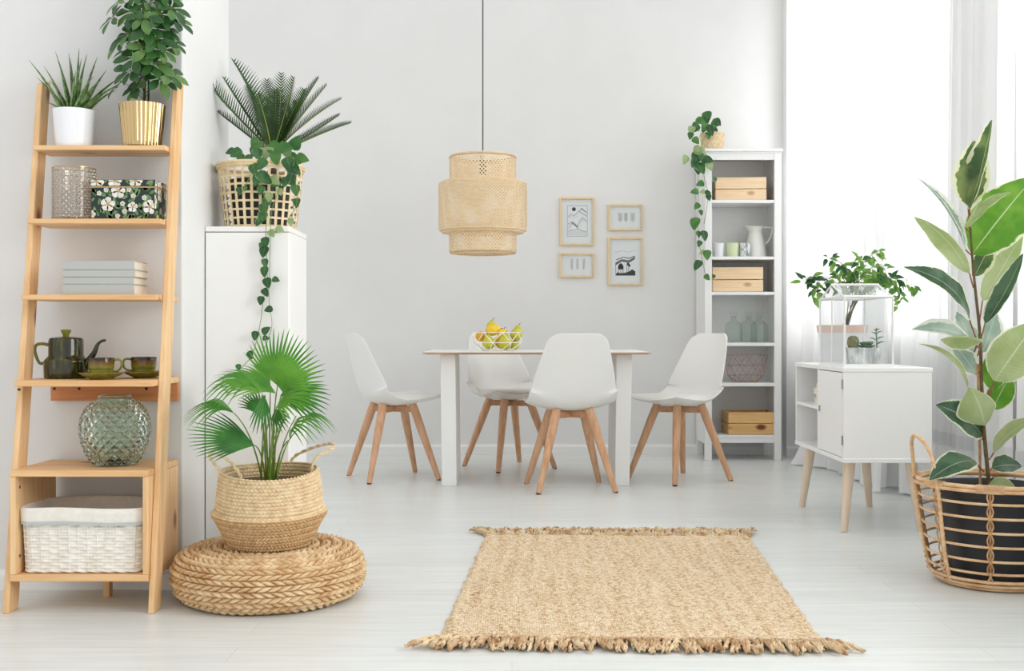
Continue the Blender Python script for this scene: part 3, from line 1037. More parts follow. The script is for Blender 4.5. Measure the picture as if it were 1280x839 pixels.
m.build('cane_basket', 'cane_pale', t, angle=50)
ip = MB().lathe([(.02, .004), (.082, .004), (.088, .01), (.104, .165), (.107, .166), (.107, .172), (.101, .172), (.098, .155), (.001, .156)], bc, 40)
ip.build('inner_pot', 'black_pot', t)


def frond(m, mr, base, ctrl, tip, Lm, nrm, n=28, vlift=.34, w=.0062):
    P = bez(base, ctrl, tip, 40)
    mr.tube(P[::2], [.0032 - .0024 * i / 20 for i in range(21)], 6)
    nrm = V(nrm).normalized()
    for k in range(n):
        s = .16 + .83 * k / (n - 1)
        f = s * 40
        i = min(39, int(f))
        p = P[i].lerp(P[i + 1], f - i)
        tan = (P[min(40, i + 2)] - P[max(0, i - 1)]).normalized()
        sd = tan.cross(nrm)
        if sd.length < .05: sd = tan.orthogonal()
        sd.normalize()
        up = sd.cross(tan).normalized()
        if up.dot(nrm) < 0: up = -up
        L = Lm * math.sin(PI * min(1, (s * .86 + .12))) ** .55 * rnd.uniform(.92, 1.05)
        for q in (-1, 1):
            d = (tan * .62 + sd * q * .78 + up * vlift).normalized()
            tp = p + d * L * 1.12
            if tp.x < XP + .004: tp.x = XP + .004
            m.leaf(p, tp, w, up * .45 + V((0, -1, .2)), .04, 0.0, 'spear', n=2)


m, mr = MB(), MB()
cb = at(342, 187, 3.94)
FR = [((258, 101), (290, 140), -.02, .062, (.75, -.5, .6)), ((280, 98), (315, 150), .03, .06, (.8, -.45, .5)), ((292, 76), (330, 130), .06, .075, (.9, -.5, .3)),
      ((334, 100), (337, 150), .09, .06, (.1, -1, .2)), ((352, 92), (350, 150), -.03, .058, (-.1, -1, .1)), ((367, 97), (356, 150), -.08, .055, (-.5, -.85, .1)),
      ((398, 98), (370, 140), .04, .062, (-.8, -.4, .5)), ((408, 107), (372, 150), -.06, .055, (-.75, -.4, .6)), ((426, 124), (380, 150), .0, .062, (-.55, -.3, .9)),
      ((438, 154), (395, 168), -.03, .055, (-.3, -.3, 1)), ((424, 144), (385, 172), .07, .058, (-.4, -.3, 1)), ((310, 108), (330, 150), .10, .06, (.3, -.9, .3)),
      ((380, 112), (362, 150), .10, .06, (-.2, -.9, .3)), ((345, 112), (345, 150), .05, .06, (0, -1, .1)), ((272, 140), (308, 168), .02, .055, (.6, -.4, .8)), ((322, 118), (336, 160), -.06, .05, (.3, -1, .3)), ((372, 128), (356, 160), .03, .055, (-.3, -1, .3))]
for (tx, ty), (kx, ky), dy, L, nr in FR:
    tp = at(tx, ty, 3.94 + dy)
    m, mr = MB(), MB()
    frond(m, mr, cb + V((rnd.uniform(-.01, .01), rnd.uniform(-.01, .01), -.02)), at(kx, ky, 3.94 + dy * .5), tp, L, nr)
    fr_ = m.build('cycad_frond', 'cycad', t)
    mr.build('midrib', 'cycad_rib', fr_)
MB().ball(bc + V((cb.x - bc.x, 0, .185)), .028, .028, .035).build('cycad_trunk', 'stem_brown', t)


def heart(m, px, py, Y, size, ang, mi=0, tilt=0.0, fold=.15):
    """a heart leaf hanging so that its tip points at ang (degrees, 0 = down)"""
    c = at(px, py, Y)
    a = math.radians(ang)
    d = V((math.sin(a), -.15, -math.cos(a))).normalized()
    nr = V((tilt, -1, .25))
    m.leaf(c - d * size * .5, c + d * size * .5, size * .82, nr, .05, fold, 'heart', mi, n=8)


m, ms = MB(), MB()
rimleaves = [(258 + 30, 190, -.10, .035, -70, 0), (295, 192, -.12, .045, -60, 0), (303, 199, -.13, .04, 40, 0), (322, 193, -.14, .045, 10, 0), (318, 178, -.08, .04, -30, 2),
             (322, 186, -.09, .06, 140, 2), (345, 186, -.12, .06, 60, 2), (357, 185, -.12, .055, 80, 2), (370, 178, -.06, .055, 150, 2), (368, 200, -.10, .055, 60, 2), (378, 199, -.09, .05, 75, 2),
             (345, 198, -.14, .05, 10, 2), (335, 190, -.12, .05, 120, 1), (360, 192, -.1, .045, 20, 1),
             (361, 206, -.155, .055, 15, 0), (368, 212, -.155, .055, 50, 0), (364, 222, -.155, .05, 160, 0), (357, 228, -.15, .04, -20, 0), (369, 238, -.15, .042, 10, 0), (371, 254, -.15, .035, 0, 0),
             (318, 212, -.155, .045, 20, 0), (328, 222, -.155, .05, 30, 0), (321, 226, -.155, .042, -20, 0), (334, 225, -.155, .045, 50, 0), (326, 238, -.155, .035, -10, 0), (344, 226, -.155, .042, 50, 1), (345, 230, -.15, .035, -60, 2),
             (350, 240, -.15, .028, 20, 1), (336, 247, -.15, .035, 0, 1), (333, 254, -.15, .042, -10, 0), (330, 262, -.15, .045, 5, 0), (328, 272, -.15, .045, -15, 0), (323, 278, -.15, .032, -30, 0),
             (299, 239, -.155, .028, 20, 0), (311, 200, -.14, .04, -10, 0), (327, 205, -.15, .045, -30, 0), (364, 278, -.15, .030, 5, 1), (340, 292, -.155, .030, 30, 1), (350, 287, -.155, .032, 60, 1), (306, 236, -.155, .02, 0, 2)]
for px, py, dy, s, an, mi in rimleaves:
    heart(m, px, py, bc.y + dy, s, an, {0: 0, 1: 1, 2: 2}[mi], rnd.uniform(-.4, .4))
yv = 3.772
vl = [(332, 303, .040, 10), (330, 315, .046, -10), (331, 329, .034, 10), (331, 340, .042, 0), (334.5, 354, .042, 15), (332, 366, .036, 30), (326, 376, .034, -5), (335.5, 387, .032, -70),
      (319, 420, .036, -5), (333, 413, .038, 125), (332.5, 423, .026, 80), (313.5, 444, .034, 20), (298, 459.5, .026, 10), (326, 307, .022, -20), (345, 350, .03, 70)]
for px, py, s, an in vl:
    heart(m, px, py, yv - .012, s * .92, an, 2 if (px, py) in ((298, 459.5), (326, 307)) else 0, rnd.uniform(-.5, .5))
m.build('vine_leaves', ['pothos', 'pothos_pale', 'pothos_green'], t)
for P in ([(330, 205, -.14), (326, 225, -.155), (331, 250, -.155), (333, 275, -.16), (332, 290, -.165)], [(362, 205, -.14), (370, 230, -.16), (371, 255, -.155), (360, 275, -.16)], [(350, 235, -.16), (340, 262, -.16), (338, 290, -.165)], [(318, 205, -.155), (306, 235, -.158), (298, 245, -.158)]):
    ms.tube(spline([at(x, y, bc.y + d) for x, y, d in P], 4), .0011, 5)
ms.tube(spline([at(x, y, yv) for x, y in [(332, 290), (333, 320), (334, 350), (329, 375), (326, 400), (321, 425), (314, 446), (298, 464), (304, 462)]], 4), .0011, 5)
ms.tube(spline([at(x, y, yv) for x, y in [(338, 290), (337, 330), (336, 360), (337, 385), (340, 405), (335, 425), (325, 450), (330, 470)]], 4), .0009, 5)
ms.build('vine_stems', 'stem', t)

# ------------------------------------------------------------------ pouf
pc = V((X_(337, 3.44), 3.44, 0))
t = MB()
N, NVr = 840, 216
half = smoothprof([(.215, .004), (.255, .010), (.283, .040), (.290, .075), (.284, .112), (.262, .140), (.225, .153), (.15, .157), (.08, .158), (.03, .158), (.004, .158)], NVr)
rows = []
ROWN = 27
for j, (r, z) in enumerate(half):
    v = j / NVr
    row = []
    a = half[min(NVr, j + 1)]; b = half[max(0, j - 1)]
    tx, tz = a[0] - b[0], a[1] - b[1]
    l = math.hypot(tx, tz) or 1
    nx, nz = tz / l, -tx / l
    cnt = 62 if r > .2 else (44 if r > .13 else (28 if r > .07 else 14))
    for i in range(N):
        u = i / N
        h = chev(u * cnt, v * ROWN + 1.0 * u * 0, 1.0)
        h = (h - .6) * .016 + .0016 * math.sin(u * 2 * PI * 7 + j * .4) 
        row.append((pc.x + (r + nx * h) * math.cos(2 * PI * u), pc.y + (r + nx * h) * math.sin(2 * PI * u), pc.z + max(.0015, z + nz * h)))
    rows.append(row)
t.grid(rows, True)
pouf = tag(t.build('pouf', 'hyacinth', org=pc, angle=75), 'low round pouf of braided water hyacinth on the floor under the palm basket', 'pouf')

# ------------------------------------------------------------------ seagrass belly basket with fan palm
sc = V((X_(336.5, 3.40), 3.40, .1585))
t = thing('potted_fan_palm', 'fan palm in a two-tone seagrass belly basket standing on the pouf', 'plant', sc)
base = [(.02, .002), (.105, .002), (.122, .010), (.137, .035), (.150, .065), (.164, .090), (.171, .100), (.172, .106), (.167, .113), (.160, .118), (.157, .14), (.155, .17), (.151, .20), (.147, .226), (.146, .231), (.141, .231), (.139, .215), (.140, .17), (.143, .14)]
NB = 240
pr = resample(base, NB)
zs = np.array([p[1] for p in pr])
m = MB()
n = 608
rows = []
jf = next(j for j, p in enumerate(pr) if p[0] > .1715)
acc = 0
for j, (r, z) in enumerate(pr):
    acc = j / NB * 40
    a = pr[min(NB, j + 1)]; b = pr[max(0, j - 1)]
    tx, tz = a[0] - b[0], a[1] - b[1]; l = math.hypot(tx, tz) or 1
    nx, nz = tz / l, -tx / l
    row = []
    for i in range(n):
        u = i / n
        h = .0062 * (chev(u * 76, acc, .9) - .5)
        tilt = .010 * (z / .23) * math.sin(2 * PI * u) + .004 * (z / .23) * math.sin(4 * PI * u + 1)
        rr = r * (1 + .012 * math.sin(2 * PI * u * 3 + z * 9)) + nx * h
        row.append((sc.x + rr * math.cos(2 * PI * u), sc.y + rr * math.sin(2 * PI * u), sc.z + max(.0015, z + nz * h + tilt)))
    rows.append(row)
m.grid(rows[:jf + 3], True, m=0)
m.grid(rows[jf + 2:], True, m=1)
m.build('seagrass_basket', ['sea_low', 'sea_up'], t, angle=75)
MB().lathe([(.1385, .196), (.08, .20), (.001, .203)], sc, 32).build('basket_soil', 'hyacinth_in', t)


def rope(m, pts, R, tw=1.0, r2=None):
    P = spline(pts, 8)
    r2 = r2 or R * .62
    for ph in (0, PI):
        Q = []
        for i, p in enumerate(P):
            d = (P[min(len(P) - 1, i + 1)] - P[max(0, i - 1)]).normalized()
            a = d.cross(V((.2, 1, .1))).normalized(); b = d.cross(a)
            w = i * .9 * tw + ph
            Q.append(p + a * math.cos(w) * R * .55 + b * math.sin(w) * R * .55)
        m.tube(Q, r2, 6)


m = MB()
rope(m, [at(278, 612, 3.33), at(276, 592, 3.34), at(266, 577, 3.36), at(262, 569, 3.37), at(272, 568, 3.36), at(288, 578, 3.33), at(300, 594, 3.30), at(304, 610, 3.26)], .0050)
m.build('rope_handle', 'sea_up', t)
m = MB()
rope(m, [at(363, 590, 3.535), at(366, 573, 3.54), at(385, 562, 3.52), at(405, 556, 3.50), at(417, 555, 3.48), at(414, 562, 3.46), at(399, 569, 3.44), at(391, 580, 3.42), at(389, 596, 3.41)], .0050)
m.build('rope_handle', 'sea_up', t)


def fan(m, hub, d, nrm, L, spread, n, droop=.0, mi=0, cup=.12, bend=.05, wk=1.0):
    """a palm fan: n pleated blades radiating from the hub around direction d"""
    hub, d, nrm = V(hub), V(d).normalized(), V(nrm).normalized()
    nrm = (nrm - d * nrm.dot(d)).normalized()
    sd = nrm.cross(d).normalized()
    for k in range(n):
        q = (k / (n - 1) - .5) * 2
        a = q * spread / 2
        ll = L * (1 - .20 * abs(q) ** 2) * rnd.uniform(.95, 1.04)
        dr = (d * math.cos(a) + sd * math.sin(a) + nrm * cup * (q * q)).normalized()
        across = (-d * math.sin(a) + sd * math.cos(a)).normalized()
        dth = spread / (n - 1)
        rows = []
        for j in range(10):
            s = j / 9
            w = (s * ll * dth * .56 if s < .52 else .52 * ll * dth * .56 * max(0, 1 - ((s - .52) / .48)) ** .75) * wk + .0003
            p = hub + dr * ll * s + nrm * (math.sin(PI * s) * bend * ll) - V((0, 0, 1)) * droop * ll * max(0, s - .35) ** 2
            rows.append([tuple(p - across * w), tuple(p + nrm * w * .45), tuple(p + across * w)])
        m.grid(rows, m=mi)


m, ms = MB(), MB()
FANS = [  # hub px,py,dy ; direction (image right, toward viewer, up) ; normal ; length ; spread ; n ; droop ; mat ; bend
    ((347, 482), -.10, (.50, -.25, .62), (-.35, -.9, -.1), .178, 3.0, 32, .05, 0, .05),
    ((345, 492), .04, (-.90, -.30, .32), (.1, -.35, .92), .205, 1.7, 20, .30, 0, .05),
    ((338, 484), .10, (-.80, .2, .42), (.1, -.5, .85), .15, 1.6, 14, .3, 0, .05),
    ((322, 486), -.14, (-.90, -.45, .18), (.2, -.45, .88), .165, 1.2, 12, .85, 0, .12),
    ((330, 494), -.16, (-.05, -.35, -.9), (.3, -.93, .2), .115, .75, 8, .1, 1, .1),
    ((346, 508), -.13, (.80, -.35, .30), (.05, -.6, .8), .135, 1.7, 15, .45, 0, .1),
    ((344, 512), -.08, (.35, -.4, -.45), (-.5, -.7, .4), .085, 1.2, 9, .2, 1, .1),
    ((293, 517), -.12, (-.95, -.30, .22), (.1, -.35, .93), .155, 1.25, 13, .85, 0, .10),
    ((318, 557), -.17, (-.97, -.35, .22), (.15, -.62, .78), .195, 1.45, 18, .10, 1, .04),
    ((362, 550), -.10, (.78, -.35, .60), (-.3, -.35, .9), .155, 1.15, 12, 1.0, 0, .18),
    ((374, 536), .06, (.88, -.1, .38), (-.3, -.3, .9), .135, 1.0, 9, 1.0, 0, .18),
    ((351, 494), .03, (.80, .1, .05), (-.1, -.9, .4), .15, 1.7, 16, .3, 1, .05),
    ((326, 520), .08, (-.35, .1, .6), (.2, -.8, .6), .10, 1.3, 11, .3, 1, .1),
]
for (hx, hy), dy, d, nr, L, sp_, n, dr, mi, bd_ in FANS:
    hb = at(hx, hy, sc.y + dy)
    m, ms = MB(), MB()
    fan(m, hb, d, nr, L, sp_, n, dr, mi, bend=bd_)
    b0 = sc + V(((hx - 336) * .0006, rnd.uniform(-.03, .03), .198))
    ms.tube(bez(b0, (b0 + hb) / 2 + V(((hx - 336) * -.0003, 0, .05)), hb, 8), [.0028 - .0012 * i / 8 for i in range(9)], 6)
    fn_ = m.build('palm_fan', ['palm', 'palm_dark'], t)
    ms.build('stalk', 'stem', fn_)
ms = MB()
for k in range(7):
    b0 = sc + V((rnd.uniform(-.03, .03), rnd.uniform(-.03, .03), .198))
    ms.tube(bez(b0, b0 + V((0, 0, .10)), b0 + V((rnd.uniform(-.03, .06), 0, .2)), 5), .0018, 5)
ms.build('bare_stalks', 'stem', t)


# ------------------------------------------------------------------ pendant lamp
lc = V((X_(603.5, 6.3), 6.3, 0))
lz = lambda y: Z_(y, 6.3)
t = thing('pendant_lamp', 'woven bamboo pendant lamp of three stacked drums above the dining table', 'lamp', (lc.x, lc.y, lz(195)))


def weave_drum(m, prof, pitch_n, width, n_turn, off=0.0):
    """strips running both ways round a profile of revolution"""
    pr = resample(prof, 18)
    for dirn in (1, -1):
        for k in range(pitch_n):
            rows = []
            for j, (r, z) in enumerate(pr):
                a = 2 * PI * k / pitch_n + dirn * n_turn * j / 18 + .7 * dirn
                rr = r + (.0012 if dirn > 0 else 0) + off
                e = width / rr / 2
                rows.append([(lc.x + rr * math.cos(a - e), lc.y + rr * math.sin(a - e), z), (lc.x + rr * math.cos(a + e), lc.y + rr * math.sin(a + e), z)])
            m.grid(rows)
    return m


z_t, z_a, z_b, z_c = lz(195), lz(228), lz(291), lz(317.5)
rm, rt_, rl = .248, .187, .189
top = [(rt_ - .030, z_t + .001), (rt_ - .008, z_t - .002), (rt_, z_t - .012), (rt_, z_a - .035)]
mid = [(rt_ - .005, z_a + .004), (rm - .02, z_a), (rm - .004, z_a - .010), (rm, z_a - .03), (rm, z_b + .03), (rm - .004, z_b + .012), (rm - .02, z_b), (rl - .005, z_b - .004)]
low = [(rl, z_b + .035), (rl, z_c + .016), (rl - .006, z_c + .004), (rl - .03, z_c)]
for nm, pf, pn in (('upper_drum', top, 62), ('middle_drum', mid, 84), ('lower_drum', low, 62)):
    L = sum(math.dist(pf[i], pf[i + 1]) for i in range(len(pf) - 1))
    m = MB()
    weave_drum(m, pf, pn, .0098, L / .215)
    for (r, z) in (pf[1], pf[2], pf[-2], pf[-3] if len(pf) > 4 else pf[-1]):
        m.tube([(lc.x + (r + .001) * math.cos(a), lc.y + (r + .001) * math.sin(a), z) for a in [2 * PI * k / 64 for k in range(64)]], .0028, 6, closed=True)
    m.build(nm, 'bamboo', t)
m = MB().tube([(lc.x, lc.y, z_t - .03), (lc.x, lc.y, 3.4)], .0035, 8)
m.build('lamp_cord', 'cord', t)
m = MB().tube([(lc.x, lc.y, z_t - .11), (lc.x, lc.y, z_t - .025)], .019, 16)
for k in range(3):
    a = 2 * PI * k / 3 + .4
    m.tube([(lc.x, lc.y, z_t - .03), (lc.x + (rt_ - .01) * math.cos(a), lc.y + (rt_ - .01) * math.sin(a), z_t - .004)], .0016, 5)
m.build('lamp_holder', 'black', t)
MB().ball((lc.x, lc.y, z_t - .15), .04, .04, .048, 20).build('bulb', 'white_pot', t)

# ------------------------------------------------------------------ dining table
TZ = .706
tx0, tx1, ty0, ty1 = X_(528.4, 5.8), X_(814, 5.8), 5.80, 6.60
t = thing('dining_table', 'white dining table with thin wood-edged top and broad slab legs', 'table', ((tx0 + tx1) / 2, 6.2, 0))
m = MB()
b = len(m.v)
m.box(tx0 + .012, tx1 - .012, ty0 + .012, ty1 - .012, TZ - .013, TZ - .0102)
m.box(tx0, tx1, ty0, ty1, TZ - .0100, TZ - .0025)
m.build('table_edge', 'ply', t, bevel=.0015)
MB().box(tx0 + .0005, tx1 - .0005, ty0 + .0005, ty1 - .0005, TZ - .0025, TZ).build('tabletop', 'white', t, bevel=.0008)
for xa, xb, ta, tb in ((X_(550.6, 5.9), X_(569.3, 5.9), X_(552.5, 5.9), X_(571, 5.9)), (X_(770.5, 5.88), X_(790.5, 5.88), X_(769, 5.88), X_(787, 5.88))):
    # xa,xb at the top; ta,tb at the floor
    m = MB()
    y0, y1 = 5.885, 6.33
    zt = TZ - .0132
    m.hexa([(ta, y0, 0), (tb, y0, 0), (tb, y1, 0), (ta, y1, 0), (xa, y0, zt), (xb, y0, zt), (xb, y1, zt), (xa, y1, zt)])
    m.build('leg', 'white_warm', t, bevel=.003)


# ------------------------------------------------------------------ dining chairs
def make_chair(label):
    t = thing('dining_chair', label, 'chair', (0, 0, 0), 'white shell chairs round the dining table')
    prof = [(.245, .448, .170), (.232, .440, .200), (.18, .424, .222), (.10, .411, .230), (.03, .405, .233), (-.04, .404, .235), (-.105, .417, .234), (-.155, .45, .232), (-.188, .505, .227), (-.208, .575, .213), (-.226, .65, .193), (-.243, .725, .171), (-.257, .785, .150), (-.261, .800, .138)]
    zr = sorted((p[0], p[1]) for p in prof)

    def cz_(x): return float(np.interp(x, [a for a, b in zr], [b for a, b in zr]))

    def rim(x, u):
        """how far the bowl rises towards its side edges"""
        return (.038 + .062 * max(0, min(1, (.02 - x) / .17)) ** 1.5) * abs(u) ** 2.4 * min(1, (.25 - x) / .05 + .1)
    sp_ = spline([V(p) for p in prof], 3)
    NN = len(sp_)
    rows = []
    for j, p in enumerate(sp_):
        back = max(0, min(1, (p.y - .415) / .10)) if p.x < 0 else 0
        row = []
        for k in range(17):
            u = -1 + 2 * k / 16
            au = abs(u)
            wing = .035 + .060 * max(0, min(1, (.80 - p.y) / .30)) ** 1.2
            z = p.y + (1 - back) * rim(p.x, u)
            x = p.x + back * wing * au ** 2.2
            if p.y > .76 and p.x < 0: z += (.006 * au ** 2 - .022 * max(0, au - .8) / .2) * (p.y - .76) / .04
            row.append((x, p.z * u, z))
        rows.append(row)
    m = MB().grid(rows)
    o = m.build('shell', 'white_seat', t, angle=80, sub=1)
    so = o.modifiers.new('thick', 'SOLIDIFY'); so.thickness = .010; so.offset = 1
    o.modifiers.move(1, 0)
    # cushion lying in the bowl
    m = MB()
    top, bot = [], []
    for j in range(19):
        s = j / 18
        x = .238 - s * .375
        hw = (.168 + .042 * math.sin(PI * min(1, s * 1.25) ** .6)) * (1 - .10 * max(0, s - .6) / .4)
        rt, rb_ = [], []
        for k in range(17):
            u = -1 + 2 * k / 16
            base_ = cz_(x) + rim(x, u * hw / .233) + .011
            e = (1 - abs(u) ** 6) * (1 - abs(2 * s - 1) ** 14)
            tz = max(base_ + .004, .4475 + .008 * math.sin(PI * s) + .012 * abs(u) ** 2.5) + .006
            rt.append((x, u * hw, base_ + .002 + (tz + .006 - base_) * e))
            rb_.append((x, u * hw, base_))
        top.append(rt); bot.append(rb_)
    m.grid([list(reversed(r)) for r in top])
    m.grid(bot)
    m.grid([top[0], bot[0]]); m.grid([bot[-1], top[-1]])
    m.grid([[r[0] for r in bot], [r[0] for r in top]]); m.grid([[r[-1] for r in top], [r[-1] for r in bot]])
    m.build('seat_pad', 'white_pad', t, angle=80)
    for q, a in enumerate((PI / 4, 3 * PI / 4, 5 * PI / 4, 7 * PI / 4)):
        dx, dy = math.cos(a), math.sin(a)
        P = [V((dx * (.118 + .16 * s), dy * (.118 + .16 * s), .412 * (1 - s) + .004)) for s in (0, .1, .25, .5, .75, 1)]
        MB().tube(P, [.021, .0235, .0235, .0205, .0175, .0145], 12).build('leg', 'beech', t, angle=50)
        MB().tube([(dx * .278, dy * .278, 0), (dx * .278, dy * .278, .005)], .0125, 10).build('foot_glide', 'dark', t)
    for a in (PI / 4, 3 * PI / 4):
        d = V((math.cos(a), math.sin(a), 0)); e = V((-d.y, d.x, 0))
        m = MB()
        z0, z1 = (.368, .402)
        p, q = -d * .118, d * .118
        m.hexa([p - e * .011 + V((0, 0, z0)), q - e * .011 + V((0, 0, z0)), q + e * .011 + V((0, 0, z0)), p + e * .011 + V((0, 0, z0)),
                p - e * .011 + V((0, 0, z1)), q - e * .011 + V((0, 0, z1)), q + e * .011 + V((0, 0, z1)), p + e * .011 + V((0, 0, z1))])
        m.build('cross_bar', 'beech_x', t, bevel=.003)
    return t


chair = make_chair('white dining chair at the left end of the table, turned side-on beside the palm')
chair.location = (-.660, 6.217, 0); chair.rotation_euler = (0, 0, R_(24))
copy_thing(chair, (-.017, 6.70, 0), R_(-58), 'white dining chair behind the table facing the room, half hidden by the fruit basket')
copy_thing(chair, (.300, 5.805, 0), R_(98), 'white dining chair nearest the rug, seen from behind in front of the table')
copy_thing(chair, (.918, 6.15, 0), R_(212), 'white dining chair at the right end of the table, in front of the bookshelf')


# ------------------------------------------------------------------ fruit basket
def wire_bowl(m, c, rings, nseg, r=.0016, tri=True, ph=0):
    """rings: list of (radius, z, angular offset in steps); wires form triangles"""
    c = V(c)
    pts = []
    for R, z, o in rings:
        pts.append([c + V((R * math.cos(2 * PI * (k + o) / nseg + ph), R * math.sin(2 * PI * (k + o) / nseg + ph), z)) for k in range(nseg)])
    for row in pts:
        for k in range(nseg): m.tube([row[k], row[(k + 1) % nseg]], r, 5)
    for j in range(len(pts) - 1):
        off = rings[j + 1][2] - rings[j][2]
        for k in range(nseg):
            m.tube([pts[j][k], pts[j + 1][k]], r, 5)
            k2 = (k - 1) % nseg if off > 0 else (k + 1) % nseg
            m.tube([pts[j][k], pts[j + 1][k2]], r, 5)
    m.tube([pts[0][0], pts[0][nseg // 2]], r, 5)
    m.tube([pts[0][nseg // 4], pts[0][(nseg // 4 + nseg // 2) % nseg]], r, 5)
    return m


fb = V((X_(622, 6.1), 6.1, TZ + .0016))
o = wire_bowl(MB(), fb, [(.078, 0, 0), (.132, .045, .5), (.136, .100, 0)], 8, .0021, ph=.2).build('fruit_basket', 'wire_white', org=fb)
tag(o, 'white geometric wire basket holding pears and quinces on the table', 'basket')


def fruit(name, mat, px, py, dy, r, hgt, label, grp, tilt=(0, 0), pear=True):
    Y = fb.y + dy
    c = at(px, py, Y)
    t = thing(name, label, 'fruit', c, grp)
    if pear: pr = [(.001, -hgt * .5), (r * .5, -hgt * .48), (r * .9, -hgt * .3), (r, -hgt * .12), (r * .85, hgt * .1), (r * .55, hgt * .28), (r * .38, hgt * .42), (r * .2, hgt * .49), (.001, hgt * .5)]
    else: pr = [(.001, -hgt * .5), (r * .3, -hgt * .46), (r * .75, -hgt * .32), (r, -hgt * .05), (r * .92, hgt * .18), (r * .6, hgt * .36), (r * .25, hgt * .46), (.001, hgt * .5)]
    m = MB().lathe(smoothprof(pr, 18), (0, 0, 0), 24)
    mt = Matrix.Translation(c) @ Matrix.Rotation(tilt[1], 4, 'Y') @ Matrix.Rotation(tilt[0], 4, 'X')
    m.xform(mt)
    m.build('fruit_body', mat, t)
    m = MB().tube([(0, 0, hgt * .49), (.002, 0, hgt * .49 + .008), (.006, 0, hgt * .49 + .014)], .0016, 6)
    m.xform(mt)
    m.build('stalk', 'stem_brown', t)
    return t


fruit('pear', 'pear', 610.5, 427, -.045, .036, .082, 'green pear at the front left of the wire basket', 'pears in the wire basket', (.1, -.15))
fruit('pear', 'pear', 631, 426.5, -.045, .038, .090, 'green pear at the front centre right of the wire basket', 'pears in the wire basket', (.1, .12))
fruit('pear', 'pear', 646, 416, .01, .034, .085, 'green pear standing tallest at the right rim of the wire basket', 'pears in the wire basket', (.0, .25))
fruit('pear', 'pear', 643, 430, .03, .030, .062, 'small pear low behind the right wires of the basket', 'pears in the wire basket', (1.0, .2))
fruit('quince', 'pear_yel', 601, 420.5, -.01, .029, .062, 'orange-yellow quince at the left rim of the wire basket', 'quinces in the wire basket', (.2, 1.2), False)
fruit('quince', 'lemon', 616, 412.5, -.01, .032, .088, 'yellow quince lying across the top middle of the wire basket', 'quinces in the wire basket', (.1, 1.35), False)
fruit('quince', 'lemon', 628, 418, -.02, .027, .066, 'yellow quince between the two green pears at the right centre', 'quinces in the wire basket', (.3, .3), False)
fruit('pear', 'pear', 614, 405.5, .02, .022, .052, 'little green pear on the very top of the fruit', 'pears in the wire basket', (.2, .3))
fruit('quince', 'lemon', 624, 428, .045, .034, .075, 'yellow quince deep in the middle behind the green pears', 'quinces in the wire basket', (1.2, .3), False)


